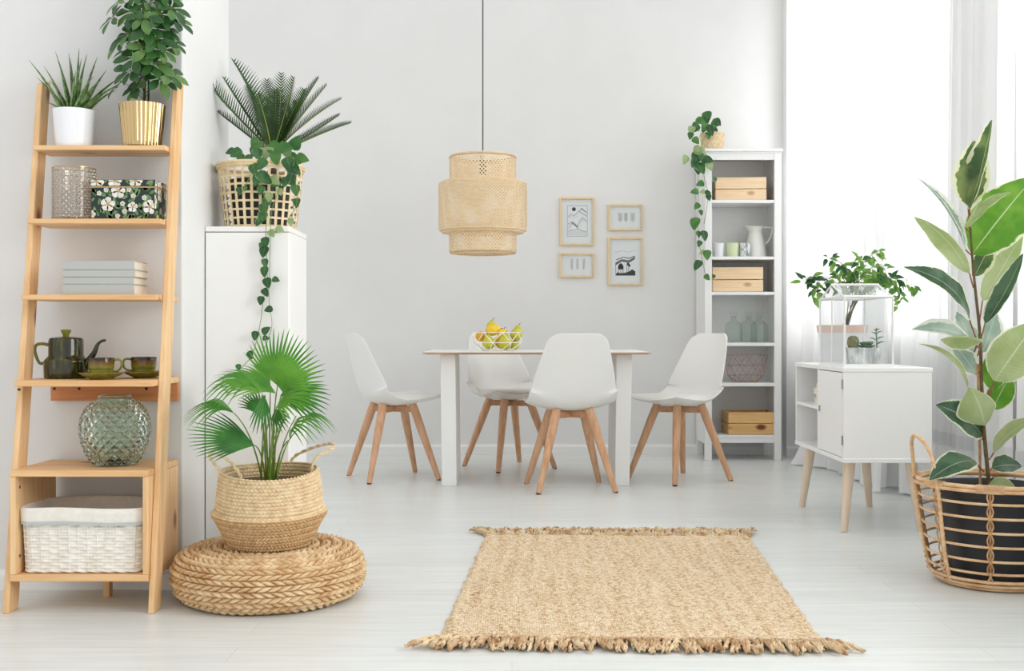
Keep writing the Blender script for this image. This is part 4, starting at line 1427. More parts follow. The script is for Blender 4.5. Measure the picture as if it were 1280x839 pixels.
# ------------------------------------------------------------------ framed pictures
def picture(px0, py0, px1, py1, kind, label):
    Y = YB
    x0, x1, z1, z0 = X_(px0, Y), X_(px1, Y), Z_(py0, Y), Z_(py1, Y)
    t = thing('framed_picture', label, 'picture', ((x0 + x1) / 2, Y - .01, z0), 'framed prints on the back wall')
    fw, d = .012, .022
    m = MB()
    m.box(x0, x1, Y - d, Y - .001, z1 - fw, z1).box(x0, x1, Y - d, Y - .001, z0, z0 + fw)
    m.box(x0, x0 + fw, Y - d, Y - .001, z0 + fw, z1 - fw).box(x1 - fw, x1, Y - d, Y - .001, z0 + fw, z1 - fw)
    m.build('frame', 'oak_frame', t, bevel=.001)
    yp = Y - .008
    m = MB().box(x0 + fw, x1 - fw, yp, Y - .002, z0 + fw, z1 - fw)
    W, Hh = x1 - x0, z1 - z0
    A = lambda u, v, l=1: (x0 + W * u, yp - .0004 * l, z0 + Hh * v)

    def line(pts, w=.004, mi=1):
        for a, b in zip(pts[:-1], pts[1:]):
            dx, dz = (b[0] - a[0]) * W, (b[1] - a[1]) * Hh
            l = math.hypot(dx, dz) or 1
            ox, oz = -dz / l * w / 2 / W, dx / l * w / 2 / Hh
            m.poly([A(a[0] - ox, a[1] - oz), A(b[0] - ox, b[1] - oz), A(b[0] + ox, b[1] + oz), A(a[0] + ox, a[1] + oz)], mi)

    def blob(u, v, ru, rv, mi=1, n=14, l=1):
        m.poly([A(u + ru * math.cos(2 * PI * k / n), v + rv * math.sin(2 * PI * k / n), l) for k in range(n)], mi)
    r = random.Random(hash(kind) % 7 if False else len(kind))
    if kind == 'mountains':
        line([(.22, .19), (.80, .19), (.80, .83), (.22, .83), (.22, .19)], .0028, 2)
        blob(.41, .755, .058, .042)
        for pts in ([(.24, .60), (.34, .66), (.40, .61), (.52, .70), (.64, .78), (.78, .68)], [(.55, .72), (.68, .66), (.79, .62)], [(.24, .45), (.37, .50), (.52, .40), (.60, .53), (.66, .58), (.78, .50)], [(.26, .36), (.36, .48), (.52, .36)], [(.26, .30), (.5, .34), (.78, .28)]):
            line(pts, .003, 2)
            for a, b in zip(pts[:-1], pts[1:]):
                for k in range(3):
                    f = k / 3
                    p = (a[0] + (b[0] - a[0]) * f, a[1] + (b[1] - a[1]) * f)
                    line([p, (p[0] + .05, p[1] - .05)], .0022, 3)
        line([(.62, .77), (.76, .70)], .006, 2); line([(.35, .47), (.52, .38)], .006, 2)
        for k in range(7): line([(.24, .215 + k * .012), (.78, .215 + k * .012)], .0012, 3)
    elif kind == 'feathers':
        for u in (.36, .52, .70):
            line([(u, .30), (u + .01, .76)], .002, 2)
            for k in range(9):
                v = .36 + k * .045
                line([(u, v), (u - .04, v + .05)], .003, 3); line([(u, v), (u + .04, v + .05)], .003, 3)
    elif kind == 'botanical':
        for u, s in ((.36, 1), (.52, .8), (.72, 1)):
            line([(u, .32), (u, .66)], .002, 2)
            for k in range(7):
                v = .36 + k * .045
                line([(u, v), (u - .07 * s, v + .06)], .005, 3); line([(u, v), (u + .07 * s, v + .06)], .004, 3)
    else:
        m.poly([A(.22, .20), A(.79, .20), A(.79, .29), A(.70, .33), A(.62, .29), A(.5, .26), A(.35, .25), A(.28, .27), A(.22, .22)], 1)
        for u, v, a, b in ((.37, .40, .06, .06), (.33, .37, .04, .05), (.41, .37, .04, .05), (.58, .44, .04, .03), (.62, .41, .03, .03)): blob(u, v, a, b)
        for u in (.30, .37, .44, .55, .60): line([(u, .24), (u, .42)], .003, 1)
        for k in range(5): line([(.22, .42 + k * .012), (.40, .50 + k * .01), (.60, .47 + k * .012), (.78, .55 + k * .01)], .004, 1 if k % 2 else 2)
        line([(.24, .53), (.45, .585), (.6, .56), (.78, .61)], .005, 1)
        line([(.2, .68), (.4, .72), (.6, .69), (.8, .74)], .003, 3)
        line([(.23, .22), (.22, .46)], .004, 2)
    m.build('print', ['paper', 'ink', 'ink_grey', 'ink_pale'], t, smooth=False)
    MB().box(x0 + fw, x1 - fw, Y - .016, Y - .0145, z0 + fw, z1 - fw).build('picture_glass', 'pane', t)


picture(699.7, 247.2, 742.6, 306.8, 'mountains', 'tall light wood frame with a line drawing of mountains under a black sun')
picture(760, 255.9, 802.8, 288.4, 'botanical', 'small landscape frame of pale plant sketches, at the upper right of the four')
picture(699, 316.6, 742.6, 347, 'feathers', 'small landscape frame of three faint feathers, below the mountain drawing')
picture(759.8, 297, 803, 356.6, 'forest', 'tall light wood frame with a black ink scene of trees, at the lower right')

# ------------------------------------------------------------------ bookcase
KY0, KY1 = 7.06, 7.395
k0, k1 = X_(881.2, KY0), X_(976.8, KY0)
KZ = lambda y: Z_(y, KY0)
t = thing('bookcase', 'tall narrow white open bookcase by the curtain', 'bookshelf', ((k0 + k1) / 2, 7.2, 0))
pw = .044
for x in (k0, k1 - pw):
    MB().box(x, x + pw, KY0, KY0 + .03, 0, KZ(190)).build('post', 'white', t, bevel=.002)
    MB().box(x, x + pw, KY1 - .03, KY1, 0, KZ(190)).build('post', 'white', t, bevel=.002)
for x in (k0 + .006, k1 - .022):
    MB().box(x, x + .016, KY0 + .03, KY1 - .03, .10, KZ(190)).build('side_panel', 'white', t)
m = MB().box(k0 - .012, k1 + .008, KY0 - .018, KY1 + .003, KZ(190) + .001, KZ(186)).box(k0 - .004, k1 + .003, KY0 - .008, KY1, KZ(191.5), KZ(190) + .001)
m.build('cornice', 'white', t, bevel=.003)
MB().box(k0 + pw, k1 - pw, KY0 + .004, KY0 + .024, KZ(199.6), KZ(191.5)).build('top_rail', 'white', t)
MB().box(k0 + .02, k1 - .02, KY1 - .028, KY1 - .018, .11, KZ(192)).build('back_panel', 'white', t)
for z, th in ((KZ(249.8), .019), (KZ(320.6), .019), (KZ(364.9), .019), (KZ(428.6), .021), (KZ(478.9), .022), (KZ(544), .02)):
    MB().box(k0 + .022, k1 - .022, KY0 + .006, KY1 - .0285, z - th, z).build('shelf_board', 'white', t, bevel=.002)
MB().box(k0 + pw, k1 - pw, KY0 + .004, KY0 + .022, KZ(553.8), KZ(544) - .0205).build('bottom_rail', 'white', t)
S1z, S2z, S3z, S4z, S5z, S6z = KZ(249.8), KZ(320.6), KZ(364.9), KZ(428.6), KZ(478.9), KZ(544)


def crate(cx, cy, z, w, d, h, rz, mat, label):
    t = thing('wooden_crate', label, 'crate', (cx, cy, z), 'slatted wooden crates in the bookcase', rz)
    ORG[t.name] = (0, 0, 0)
    s = .009
    for zz0, zz1 in ((.003, h * .485), (h * .515, h)):
        MB().box(-w / 2, w / 2, -d / 2, -d / 2 + s, zz0, zz1).build('front_slat', mat, t, bevel=.0015)
        MB().box(-w / 2, w / 2, d / 2 - s, d / 2, zz0, zz1).build('back_slat', mat, t, bevel=.0015)
        for x in (-w / 2, w / 2 - s): MB().box(x, x + s, -d / 2 + s, d / 2 - s, zz0, zz1).build('side_slat', mat, t, bevel=.001)
    MB().box(-w / 2 + s, w / 2 - s, -d / 2 + s, d / 2 - s, 0.0, .008).build('crate_base', mat, t)
    for x in (-w / 2 + s, w / 2 - s - .014):
        for y in (-d / 2 + s, d / 2 - s - .014): MB().box(x, x + .014, y, y + .014, .008, h - .003).build('corner_block', mat, t)
    return t


crate((X_(896.5, 7.1) + X_(960, 7.1)) / 2, 7.215, S1z, .318, .22, Z_(221.5, 7.1) - S1z, R_(-5), 'crate', 'pale two-slat pine crate on the top shelf of the bookcase')
crate((X_(892.5, 7.1) + X_(956, 7.1)) / 2, 7.215, S3z, .318, .22, Z_(334, 7.1) - S3z, R_(-5), 'crate', 'pale two-slat pine crate on the middle shelf, under the cups and jug')
crate((X_(911, 7.08) + X_(968, 7.08)) / 2, 7.21, S6z, .288, .24, Z_(515.5, 7.09) - S6z, 0, 'crate_gold', 'golden knotty pine crate on the bottom shelf of the bookcase')

# jug and three cups
c = V((X_(944, 7.2), 7.2, S2z))
t = thing('jug', 'cream enamel pitcher with a big looped handle in the bookcase', 'jug', c)
m = MB()
prof = smoothprof([(.050, 0), (.068, .002), (.070, .012), (.062, .07), (.050, .125), (.041, .165), (.044, .180), (.055, .202), (.0535, .203), (.042, .182), (.038, .165), (.046, .12), (.058, .05), (.06, .01), (.002, .006)], 44)
P = []
for j, (r, z) in enumerate(prof):
    row = []
    for i in range(40):
        a = 2 * PI * i / 40
        lip = max(0, (z - .165) / .04) * max(0, math.cos(a - PI)) ** 6 * .028
        row.append((c.x + (r + lip) * math.cos(a), c.y + (r + lip) * math.sin(a), c.z + z + lip * .3))
    P.append(row)
m.grid(P, True).f.append(tuple(reversed(range(40)))); m.m.append(0)
m.build('jug_body', 'enamel', t, angle=60)
MB().tube(spline([c + V((.045, 0, .190)), c + V((.085, 0, .196)), c + V((.108, 0, .185)), c + V((.105, 0, .155)), c + V((.085, 0, .110)), c + V((.056, 0, .085))], 5), .0055, 8).build('handle', 'enamel', t)


def tumbler(px, Y, r, h, mat, label):
    c = V((X_(px, Y), Y, S2z))
    pr = [(r * .7, 0), (r * .84, .001), (r * .88, .004), (r, h - .001), (r - .0015, h), (r - .003, h - .002), (r * .82, .006), (.001, .005)]
    o = MB().lathe(pr, c, 32, capb=True).build('tumbler', mat, org=c, angle=50)
    return tag(o, label, 'cup', 'small cups in the bookcase')


tumbler(898.5, 7.13, .033, .088, 'white_pot', 'plain white cup at the left end of its shelf in the bookcase')
tumbler(915.2, 7.13, .041, .089, 'cup_green', 'pale green cup between two other cups in the bookcase')
tumbler(931.3, 7.13, .037, .089, 'cup_pattern', 'white cup with a grey leaf pattern, next to the jug')

# stoppered bottles
bots = [(917, 7.20, 'clear glass stoppered bottle, the left one of three on the shelf'), (936, 7.24, 'clear glass stoppered bottle in the middle of three on the shelf'), (949, 7.17, 'clear glass stoppered bottle, the right one of three, nearest the post')]
c = V((0, 0, 0))
ORG_b = thing('glass_bottle', bots[0][2], 'bottle', (0, 0, 0), 'stoppered glass bottles in the bookcase')
pr = smoothprof([(.040, 0), (.0525, .003), (.054, .012), (.054, .105), (.050, .120), (.034, .134), (.020, .142), (.018, .150), (.018, .160), (.027, .166), (.027, .169), (.016, .167), (.014, .150), (.030, .131), (.047, .116), (.050, .10), (.050, .012), (.002, .009)], 52)
MB().lathe(pr, c, 36, capb=True).build('bottle_body', 'glass_clear', ORG_b, angle=70)
MB().lathe([(.012, .148), (.014, .168), (.012, .172), (.024, .180), (.026, .190), (.018, .197), (.001, .199)], c, 28, capb=True).build('stopper', 'glass_clear', ORG_b, angle=60)
ORG_b.location = (X_(bots[0][0], bots[0][1]), bots[0][1], S4z)
for px, Y, lb in bots[1:]: copy_thing(ORG_b, (X_(px, Y), Y, S4z), 1.0, lb)

# copper wire basket
c = V((X_(932, 7.2), 7.2, S5z + .0015))
o = wire_bowl(MB(), c, [(.075, 0, 0), (.118, .042, .5), (.126, .105, 0), (.142, .172, .5)], 9, .0014, ph=.3).build('wire_basket', 'copper', org=c)
o.data.transform(Matrix.Scale(.85, 4, V((0, 1, 0))))
tag(o, 'copper geometric wire basket in the bookcase, above the bottom crate', 'basket')

# pothos on the bookcase
top = KZ(186)
c = V((X_(890.5, 7.13), 7.13, top))
t = thing('trailing_pothos', 'trailing heart-leaf plant in a small woven pot on top of the bookcase', 'plant', c)
m = MB()
n, nv = 200, 44
rows = []
prp = resample([(.060, .001), (.066, .004), (.073, .05), (.076, .108), (.072, .109), (.070, .09), (.001, .088)], nv)
for j, (r, z) in enumerate(prp):
    rows.append([(c.x + (r + (.0026 * chev(i / n * 34, j / nv * 16, .9) if r > .058 else 0)) * math.cos(2 * PI * i / n), c.y + (r + (.0026 * chev(i / n * 34, j / nv * 16, .9) if r > .058 else 0)) * math.sin(2 * PI * i / n), c.z + z) for i in range(n)])
m.grid(rows, True)
m.build('woven_pot', 'sea_up', t, angle=75)
m, ms = MB(), MB()
PL = [(884, 147, .0, .085, 0), (876, 152, -.03, .07, 60), (893, 155, .02, .07, -50), (897, 153, -.02, .06, 40), (868, 160, -.06, .075, -40), (864, 163, -.08, .06, -20), (881, 160, -.08, .07, -30), (888, 163, -.09, .075, 20), (885, 170, -.09, .05, 10),
      (870, 176, -.10, .055, 40), (893, 163, -.05, .06, 50), (863, 170, -.10, .05, -10), (873, 187, -.10, .065, 80), (874, 190, -.10, .08, -80), (871, 198, -.10, .095, -20), (879, 200, -.11, .08, 10), (868, 204, -.10, .07, -30), (876, 211, -.11, .08, 30), (886, 200, -.12, .06, 70),
      (887, 208, -.12, .065, 20), (856, 200, -.09, .065, -20), (872, 213, -.10, .06, 10), (875, 230, -.11, .055, -70), (868, 240, -.11, .055, -80), (885, 241, -.13, .04, 80), (886, 247, -.13, .045, 10), (878, 240, -.11, .04, -80),
      (871, 258, -.11, .05, -40), (876, 266, -.11, .04, 10), (869, 280, -.11, .085, -10), (873, 293, -.12, .045, 10), (880, 295, -.12, .07, 10), (874, 305, -.12, .045, -20), (878, 316, -.12, .045, -70), (884, 319, -.13, .065, 0), (872, 332, -.12, .075, -30), (884, 347, -.13, .045, 40), (893, 225, -.13, .04, -10), (892, 346, -.13, .03, -10)]
for i, (px, py, dy, s, an) in enumerate(PL):
    heart(m, px, py, c.y + dy, s, an, (0, 2, 2, 0, 0, 1, 2)[i % 7] if i not in (13, 20) else 1, rnd.uniform(-.6, .6))
m.build('vine_leaves', ['pothos', 'pothos_pale', 'pothos_green'], t)
for P in ([(880, 165, -.05), (874, 172, -.09), (872, 200, -.1), (873, 240, -.1), (872, 280, -.11), (875, 310, -.12), (882, 345, -.12)], [(884, 165, -.05), (876, 185, -.1), (880, 220, -.11), (885, 245, -.12), (880, 280, -.12)], [(882, 163, 0), (868, 165, -.05), (862, 175, -.08)], [(888, 163, 0), (886, 152, 0), (884, 147, 0)]):
    ms.tube(spline([at(x, y, c.y + d) for x, y, d in P], 4), .0016, 5)
ms.build('vine_stems', 'stem', t)

# ------------------------------------------------------------------ sideboard by the window
QX0, QX1, QY0, QY1, QZ0, QZ1 = 1.322, 1.680, 4.47, 5.235, .286, .667
t = thing('sideboard', 'white mid-century side cabinet with splayed pale wood legs by the curtain', 'cabinet', ((QX0 + QX1) / 2, 4.85, 0))
m = MB()
m.box(QX0, QX1, QY0, QY1, QZ1 - .018, QZ1)
m.build('cabinet_top', 'white', t, bevel=.003)
MB().box(QX0, QX1, QY0, QY1, QZ0, QZ0 + .018).build('cabinet_bottom', 'white', t, bevel=.003)
za, zb_ = QZ0 + .018, QZ1 - .018
MB().box(QX0 + .003, QX1 - .003, QY0 + .003, QY0 + .019, za, zb_).build('end_panel', 'white', t)
MB().box(QX0 + .003, QX1 - .003, QY1 - .019, QY1 - .003, za, zb_).build('end_panel', 'white', t)
MB().box(QX0 + .003, QX1 - .01, 4.842, 4.858, za, zb_).build('divider', 'white', t)
MB().box(QX1 - .012, QX1 - .003, QY0 + .019, QY1 - .019, za, zb_).build('back_panel', 'white', t)
MB().box(QX0 + .004, QX1 - .012, 4.858, QY1 - .019, .474, .488).build('shelf_board', 'white', t)
d = MB().box(QX0 + .001, QX0 + .017, QY0 + .022, 4.839, za + .003, zb_ - .003).build('door', 'white', t, bevel=.001)
MB().box(QX0 - .006, QX0 + .001, 4.805, 4.811, .47, .495).build('door_pull', 'steel', d, bevel=.001)
for z in (.60, .375):
    MB().box(QX0 - .0008, QX0 + .002, QY0 + .012, QY0 + .024, z - .019, z + .019).build('hinge', 'steel', d)
for fx, fy in ((1.343, 4.53), (1.655, 4.53), (1.343, 5.185), (1.655, 5.185)):
    cxm, cym = (QX0 + QX1) / 2, (QY0 + QY1) / 2
    tx, ty = fx + (cxm - fx) * .20, fy + (cym - fy) * .10
    MB().tube([(fx, fy, 0), (fx + (tx - fx) * .5, fy + (ty - fy) * .5, QZ0 / 2), (tx, ty, QZ0)], [.0135, .019, .0245], 20).build('leg', 'birch', t)

zb2 = .488
for i, (hh, dx) in enumerate(((.026, 0), (.022, .004), (.024, -.003), (.020, .006))):
    b_ = thing('book', ('thick cream-paged book at the bottom of the pile inside the sideboard', 'second cream-paged book up in the pile inside the sideboard', 'third cream-paged book up in the pile inside the sideboard', 'cream-paged book on top of the pile inside the sideboard')[i], 'book', (1.42, 4.93, zb2), 'books piled in the sideboard')
    x0, x1, y0, y1 = 1.345 + dx, 1.50, 4.862, 4.99 - dx
    MB().box(x0, x1, y0, y1, zb2 + .0002, zb2 + .0022).box(x0, x1, y0, y1, zb2 + hh - .0022, zb2 + hh - .0002).box(x1 - .002, x1, y0, y1, zb2 + .0022, zb2 + hh - .0022).build('cover', 'linen', b_)
    MB().box(x0 + .003, x1 - .002, y0 + .003, y1 - .003, zb2 + .0022, zb2 + hh - .0022).build('pages', 'page', b_)
    zb2 += hh

# --- little glass house
gx0, gx1, gy0, gy1 = 1.345, 1.540, 4.53, 4.890
gz0, gz1, gz2 = QZ1, Z_(371, 4.53), Z_(356, 4.71)
gm = (gy0 + gy1) / 2
t = thing('terrarium', 'white-framed glass house terrarium standing on the sideboard', 'terrarium', ((gx0 + gx1) / 2, gm, gz0))
m = MB()
w = .0045


def bar(a, b, q=w): m.tube([a, b], q, 4)


m.box(gx0 - .004, gx1 + .004, gy0 - .004, gy1 + .004, gz0, gz0 + .012)
for x in (gx0, gx1):
    for y in (gy0, gy1): bar((x, y, gz0 + .01), (x, y, gz1))
    bar((x, gy0, gz1), (x, gy1, gz1)); bar((x, gy0 - .008, gz1 - .004), (x, gm, gz2)); bar((x, gy1 + .008, gz1 - .004), (x, gm, gz2))
for y in (gy0, gy1): bar((gx0, y, gz1), (gx1, y, gz1), .006)
bar((gx0 - .003, gm, gz2), (gx1 + .003, gm, gz2), .005)
bar((gx0, gm, gz0), (gx0, gm, gz1), .003)
m.build('terrarium_frame', 'white', t)
m = MB()
e = .001
m.box(gx0 + e, gx1 - e, gy0 - e, gy0 + e, gz0 + .012, gz1).box(gx0 + e, gx1 - e, gy1 - e, gy1 + e, gz0 + .012, gz1)
m.box(gx0 - e, gx0 + e, gy0 + e, gy1 - e, gz0 + .012, gz1).box(gx1 - e, gx1 + e, gy0 + e, gy1 - e, gz0 + .012, gz1)
for ya, yb in ((gy0 - .006, gm), (gm, gy1 + .006)):
    za_, zb__ = (gz1, gz2) if yb == gm else (gz2, gz1)
    m.hexa([(gx0, ya, za_), (gx1, ya, za_), (gx1, yb, zb__), (gx0, yb, zb__), (gx0, ya, za_ + .002), (gx1, ya, za_ + .002), (gx1, yb, zb__ + .002), (gx0, yb, zb__ + .002)])
for x in (gx0, gx1): m.hexa([(x - e, gy0, gz1), (x + e, gy0, gz1), (x + e, gy1, gz1), (x - e, gy1, gz1), (x - e, gm - .001, gz2), (x + e, gm - .001, gz2), (x + e, gm + .001, gz2), (x - e, gm + .001, gz2)])
m.build('glass_pane', 'pane', t, smooth=False)

# planter with succulents inside
qx0, qx1, qy, qh = 1.385, 1.522, 4.635, .066
cz = gz0 + .0125
t = thing('succulent_planter', 'whitewashed trough of succulents inside the glass house', 'plant', ((qx0 + qx1) / 2, qy, cz))
m = MB()
R0 = rrect(qx1 - qx0 - .012, .062, .02, 120)
rows = []
cxm = (qx0 + qx1) / 2
for v in [j / 8 for j in range(9)]:
    k = 1 + .10 * v
    rows.append([(cxm + x * k + nx * .0012 * math.sin(i * 1.2), qy + y * k + ny * .0012 * math.sin(i * 1.2), cz + qh * v) for i, (x, y, nx, ny) in enumerate(R0)])
rows.append([(cxm + x * 1.04, qy + y * 1.04, cz + qh) for x, y, nx, ny in R0])
rows.append([(cxm + x * 1.0, qy + y * 1.0, cz + qh * .8) for x, y, nx, ny in R0])
b = len(m.v)
m.grid(rows, True)
m.f.append(tuple(b + i for i in reversed(range(120)))); m.m.append(0)
m.f.append(tuple(b + 10 * 120 + i for i in range(120))); m.m.append(1)
m.build('trough', ['zinc', 'soil'], t)
m = MB()
cc = V((X_(1066.5, 4.63), 4.63, cz + qh + .018))


def cact(u, v, r): return .0022 * abs(math.cos(u * PI * 13))


m.lathe(smoothprof([(.012, -.032), (.020, -.01), (.022, .008), (.016, .025), (.002, .031)], 16), cc, 104, disp=cact)
m.build('round_cactus', 'cactus', t)
m = MB()
cc = V((X_(1083, 4.63), 4.63, cz + qh - .004))
for ring, (nL, L, el) in enumerate(((9, .040, .35), (8, .038, .75), (7, .032, 1.1), (5, .024, 1.4))):
    for k in range(nL):
        a = 2 * PI * (k + ring * .5) / nL
        dd = V((math.cos(a) * math.cos(el), math.sin(a) * math.cos(el), math.sin(el)))
        m.tube([cc, cc + dd * L * .6, cc + dd * L * .9, cc + dd * L], [.004, .009, .007, .001], 6, flat=.45)
m.build('rosette_succulent', 'succ', t)
m = MB()
cc = V((X_(1096, 4.63), 4.63, cz + qh - .01))
m.tube([cc, cc + V((0, 0, .035)), cc + V((-.003, 0, .075))], .0028, 6)
for k, (dx, dz, s) in enumerate(((-.028, .045, 1), (.026, .05, 1), (-.02, .070, .9), (.02, .074, .9), (-.012, .082, .7), (.012, .084, .7), (.034, .03, 1), (-.034, .03, 1), (0, .088, .6))):
    tp = cc + V((dx * 1.1, (-1) ** k * .008, dz + .004))
    m.leaf(cc + V((-.001, 0, dz - .008)), tp, .014 * s, (0, -.4, 1), .12, .1, 'ovate', n=5)
m.build('branching_succulent', 'succ', t)

# weeping fig behind the glass house
c = V((1.487, 5.045, QZ1))
t = thing('weeping_fig', 'leafy weeping fig in a white pot with a peach rim behind the glass house', 'plant', c)
pot('pot', 'white_pot', t, c, .108, .088, .172)
MB().lathe([(.1035, .140), (.1085, .141), (.1118, .172), (.110, .174), (.1085, .173)], c, 40).build('rim_band', 'peach', t)
m, ms = MB(), MB()
root = c + V((0, 0, .14))
BR = [[(1060, 375), (1040, 350), (1015, 345), (1004, 352)], [(1060, 375), (1052, 345), (1035, 350), (1020, 365)], [(1068, 370), (1062, 340), (1045, 325), (1034, 322)], [(1070, 370), (1075, 335), (1088, 320), (1100, 312)],
      [(1072, 372), (1080, 345), (1098, 330), (1108, 340)], [(1074, 372), (1090, 350), (1108, 345), (1118, 360)], [(1075, 372), (1098, 350), (1120, 350), (1128, 375)], [(1075, 372), (1100, 345), (1128, 352), (1146, 358)],
      [(1070, 370), (1068, 345), (1072, 330), (1078, 318)], [(1066, 372), (1058, 352), (1060, 340), (1050, 332)], [(1072, 372), (1082, 352), (1092, 345), (1090, 335)], [(1074, 372), (1105, 348), (1122, 358), (1122, 385)],
      [(1062, 376), (1040, 355), (1022, 352), (1016, 372)], [(1070, 372), (1074, 352), (1082, 340), (1096, 345)]]
for bi, B in enumerate(BR):
    P = [root + V((rnd.uniform(-.02, .02), rnd.uniform(-.02, .02), 0))]
    dy = rnd.uniform(-.12, .06)
    for q, (x, y) in enumerate(B): P.append(at(x, y, c.y + dy * (q + 1) / 4))
    S = spline(P, 6)
    ms.tube(S, [.0024 - .0018 * i / (len(S) - 1) for i in range(len(S))], 5)
    for i in range(9, len(S), 1):
        for rep in range(1):
            p = S[i]
            d = V((rnd.uniform(-1, 1), rnd.uniform(-.7, .4), rnd.uniform(-1.2, .35))).normalized()
            L = rnd.uniform(.034, .058)
            b_ = p + d * .008
            ms.tube([p, b_], .0006, 4, cap=False)
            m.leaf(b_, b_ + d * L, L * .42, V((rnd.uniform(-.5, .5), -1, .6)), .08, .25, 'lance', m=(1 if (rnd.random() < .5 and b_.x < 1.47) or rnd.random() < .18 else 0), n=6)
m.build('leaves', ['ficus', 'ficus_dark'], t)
ms.build('branches', 'stem_brown', t)

# ------------------------------------------------------------------ rubber plant in a rattan basket
rc = V((1.560, 3.635, 0))
t = thing('rattan_basket', 'open rattan floor basket with looped handles holding the black plant pot', 'basket', rc)
RT, RB, HT = .233, .178, .332


def rr_(z):
    s = z / HT
    return RB + (RT - RB) * s ** .75 - .05 * max(0, 1 - s / .10) ** 2


def ring(m, z, r, th, n=72, ox=0.0, mi=0):
    m.tube([(rc.x + (r + ox) * math.cos(2 * PI * k / n), rc.y + (r + ox) * math.sin(2 * PI * k / n), z) for k in range(n)], th, 8, closed=True, m=mi)


m = MB()
for z in (.060, .100, .145, .190, .235, .280): ring(m, z, rr_(z), .0042)
for z, ox in ((.008, -.01), (.020, .004), (.034, .002)): ring(m, z, rr_(max(z, .02)), .0052, ox=ox)
ring(m, .014, rr_(.03) - .03, .005)
m.build('ring', 'rattan', t)
m = MB()
ring(m, HT, RT, .0068); ring(m, HT - .012, RT + .004, .0058); ring(m, HT - .006, RT - .009, .0058)
for k in range(8):
    a0 = 2 * PI * k / 8 - R_(115)
    for q in range(-9, 10):
        a = a0 + q * .018
        p = V((rc.x + RT * math.cos(a), rc.y + RT * math.sin(a), HT - .005))
        o_ = V((math.cos(a), math.sin(a), 0))
        m.tube([p + o_ * .0105 * math.cos(w) + V((0, 0, .0135 * math.sin(w))) for w in [2 * PI * i / 10 for i in range(10)]], .0018, 4, closed=True)
m.build('rim', 'rattan', t)
for k in range(8):
    a = 2 * PI * k / 8 - R_(115)
    m = MB()
    for ph in (0, PI):
        P = []
        for i in range(60):
            z = .006 + (HT - .012) * i / 59
            w = .0085 * math.sin(i / 59 * PI * 7 + ph)
            aa = a + w / rr_(z)
            P.append((rc.x + (rr_(z) + .004) * math.cos(aa), rc.y + (rr_(z) + .004) * math.sin(aa), z))
        m.tube(P, .0026, 6)
    P = []
    for i in range(24):
        z = .006 + (HT - .012) * i / 23
        P.append((rc.x + (rr_(z) - .003) * math.cos(a), rc.y + (rr_(z) - .003) * math.sin(a), z))
    m.tube(P, .0038, 8)
    m.build('woven_rib', 'rattan_dark', t)
m = MB()
for k in range(10):
    a = PI * k / 10
    m.tube([(rc.x + .16 * math.cos(a), rc.y + .16 * math.sin(a), .014), (rc.x - .16 * math.cos(a), rc.y - .16 * math.sin(a), .014)], .0035, 6)
m.build('basket_base', 'rattan', t)
for a1, a2, top_ in ((R_(160), R_(205), .475), (R_(-20), R_(25), .475)):
    m = MB()
    P = []
    am = (a1 + a2) / 2
    for z in (.02, .10, .20, .30): P.append(V((rc.x + (rr_(z) + .007) * math.cos(a1), rc.y + (rr_(z) + .007) * math.sin(a1), z)))
    for s, z, out in ((.08, .40, .012), (.22, .452, .018), (.5, top_, .022), (.78, .452, .018), (.92, .40, .012)):
        a = a1 + (a2 - a1) * s
        P.append(V((rc.x + (RT + out) * math.cos(a), rc.y + (RT + out) * math.sin(a), z)))
    for z in (.30, .20, .10, .02): P.append(V((rc.x + (rr_(z) + .007) * math.cos(a2), rc.y + (rr_(z) + .007) * math.sin(a2), z)))
    m.tube(spline(P, 6), .0062, 10)
    for aa in (a1, a2):
        for ph in (0, PI):
            Q = []
            for i in range(80):
                z = .02 + .285 * i / 79
                w = i / 79 * 2 * PI * 9 + ph
                Q.append((rc.x + (rr_(z) + .007 + .0055 * math.cos(w)) * math.cos(aa + .0055 * math.sin(w) / .2), rc.y + (rr_(z) + .007 + .0055 * math.cos(w)) * math.sin(aa + .0055 * math.sin(w) / .2), z))
            m.tube(Q, .0016, 5)
    m.build('handle', 'rattan', t)

t = thing('rubber_plant', 'tall variegated rubber plant in a black pot at the right edge', 'plant', (rc.x, rc.y, .02))
MB().lathe([(.05, .0185), (.128, .0185), (.134, .022), (.172, .285), (.181, .286), (.184, .290), (.184, .312), (.180, .314), (.176, .311), (.168, .262), (.001, .264)], rc, 56).build('pot', 'black_pot', t, angle=45)
MB().lathe([(.1665, .262), (.10, .268), (.001, .271)], rc, 32).build('soil', 'soil', t)
Yp = 3.62
m = MB()
sp1 = spline([at(1237, 612, Yp), at(1230, 540, Yp), at(1227, 480, Yp), at(1225, 420, Yp), at(1220, 370, Yp), at(1216, 330, Yp), at(1213, 285, Yp)], 5)
m.tube(sp1, [.0068 - .0035 * i / (len(sp1) - 1) for i in range(len(sp1))], 10)
m.build('stem', 'stem_brown', t)
MB().tube([at(1225.5, 612, Yp + .03), at(1224, 520, Yp + .03), at(1222, 455, Yp + .02)], .0048, 8).build('second_stem', 'rattan_dark', t)
m, mp = MB(), MB()
rm_ = {'var': 0, 'green': 1, 'dark': 2, 'under': 3, 'silver': 4}
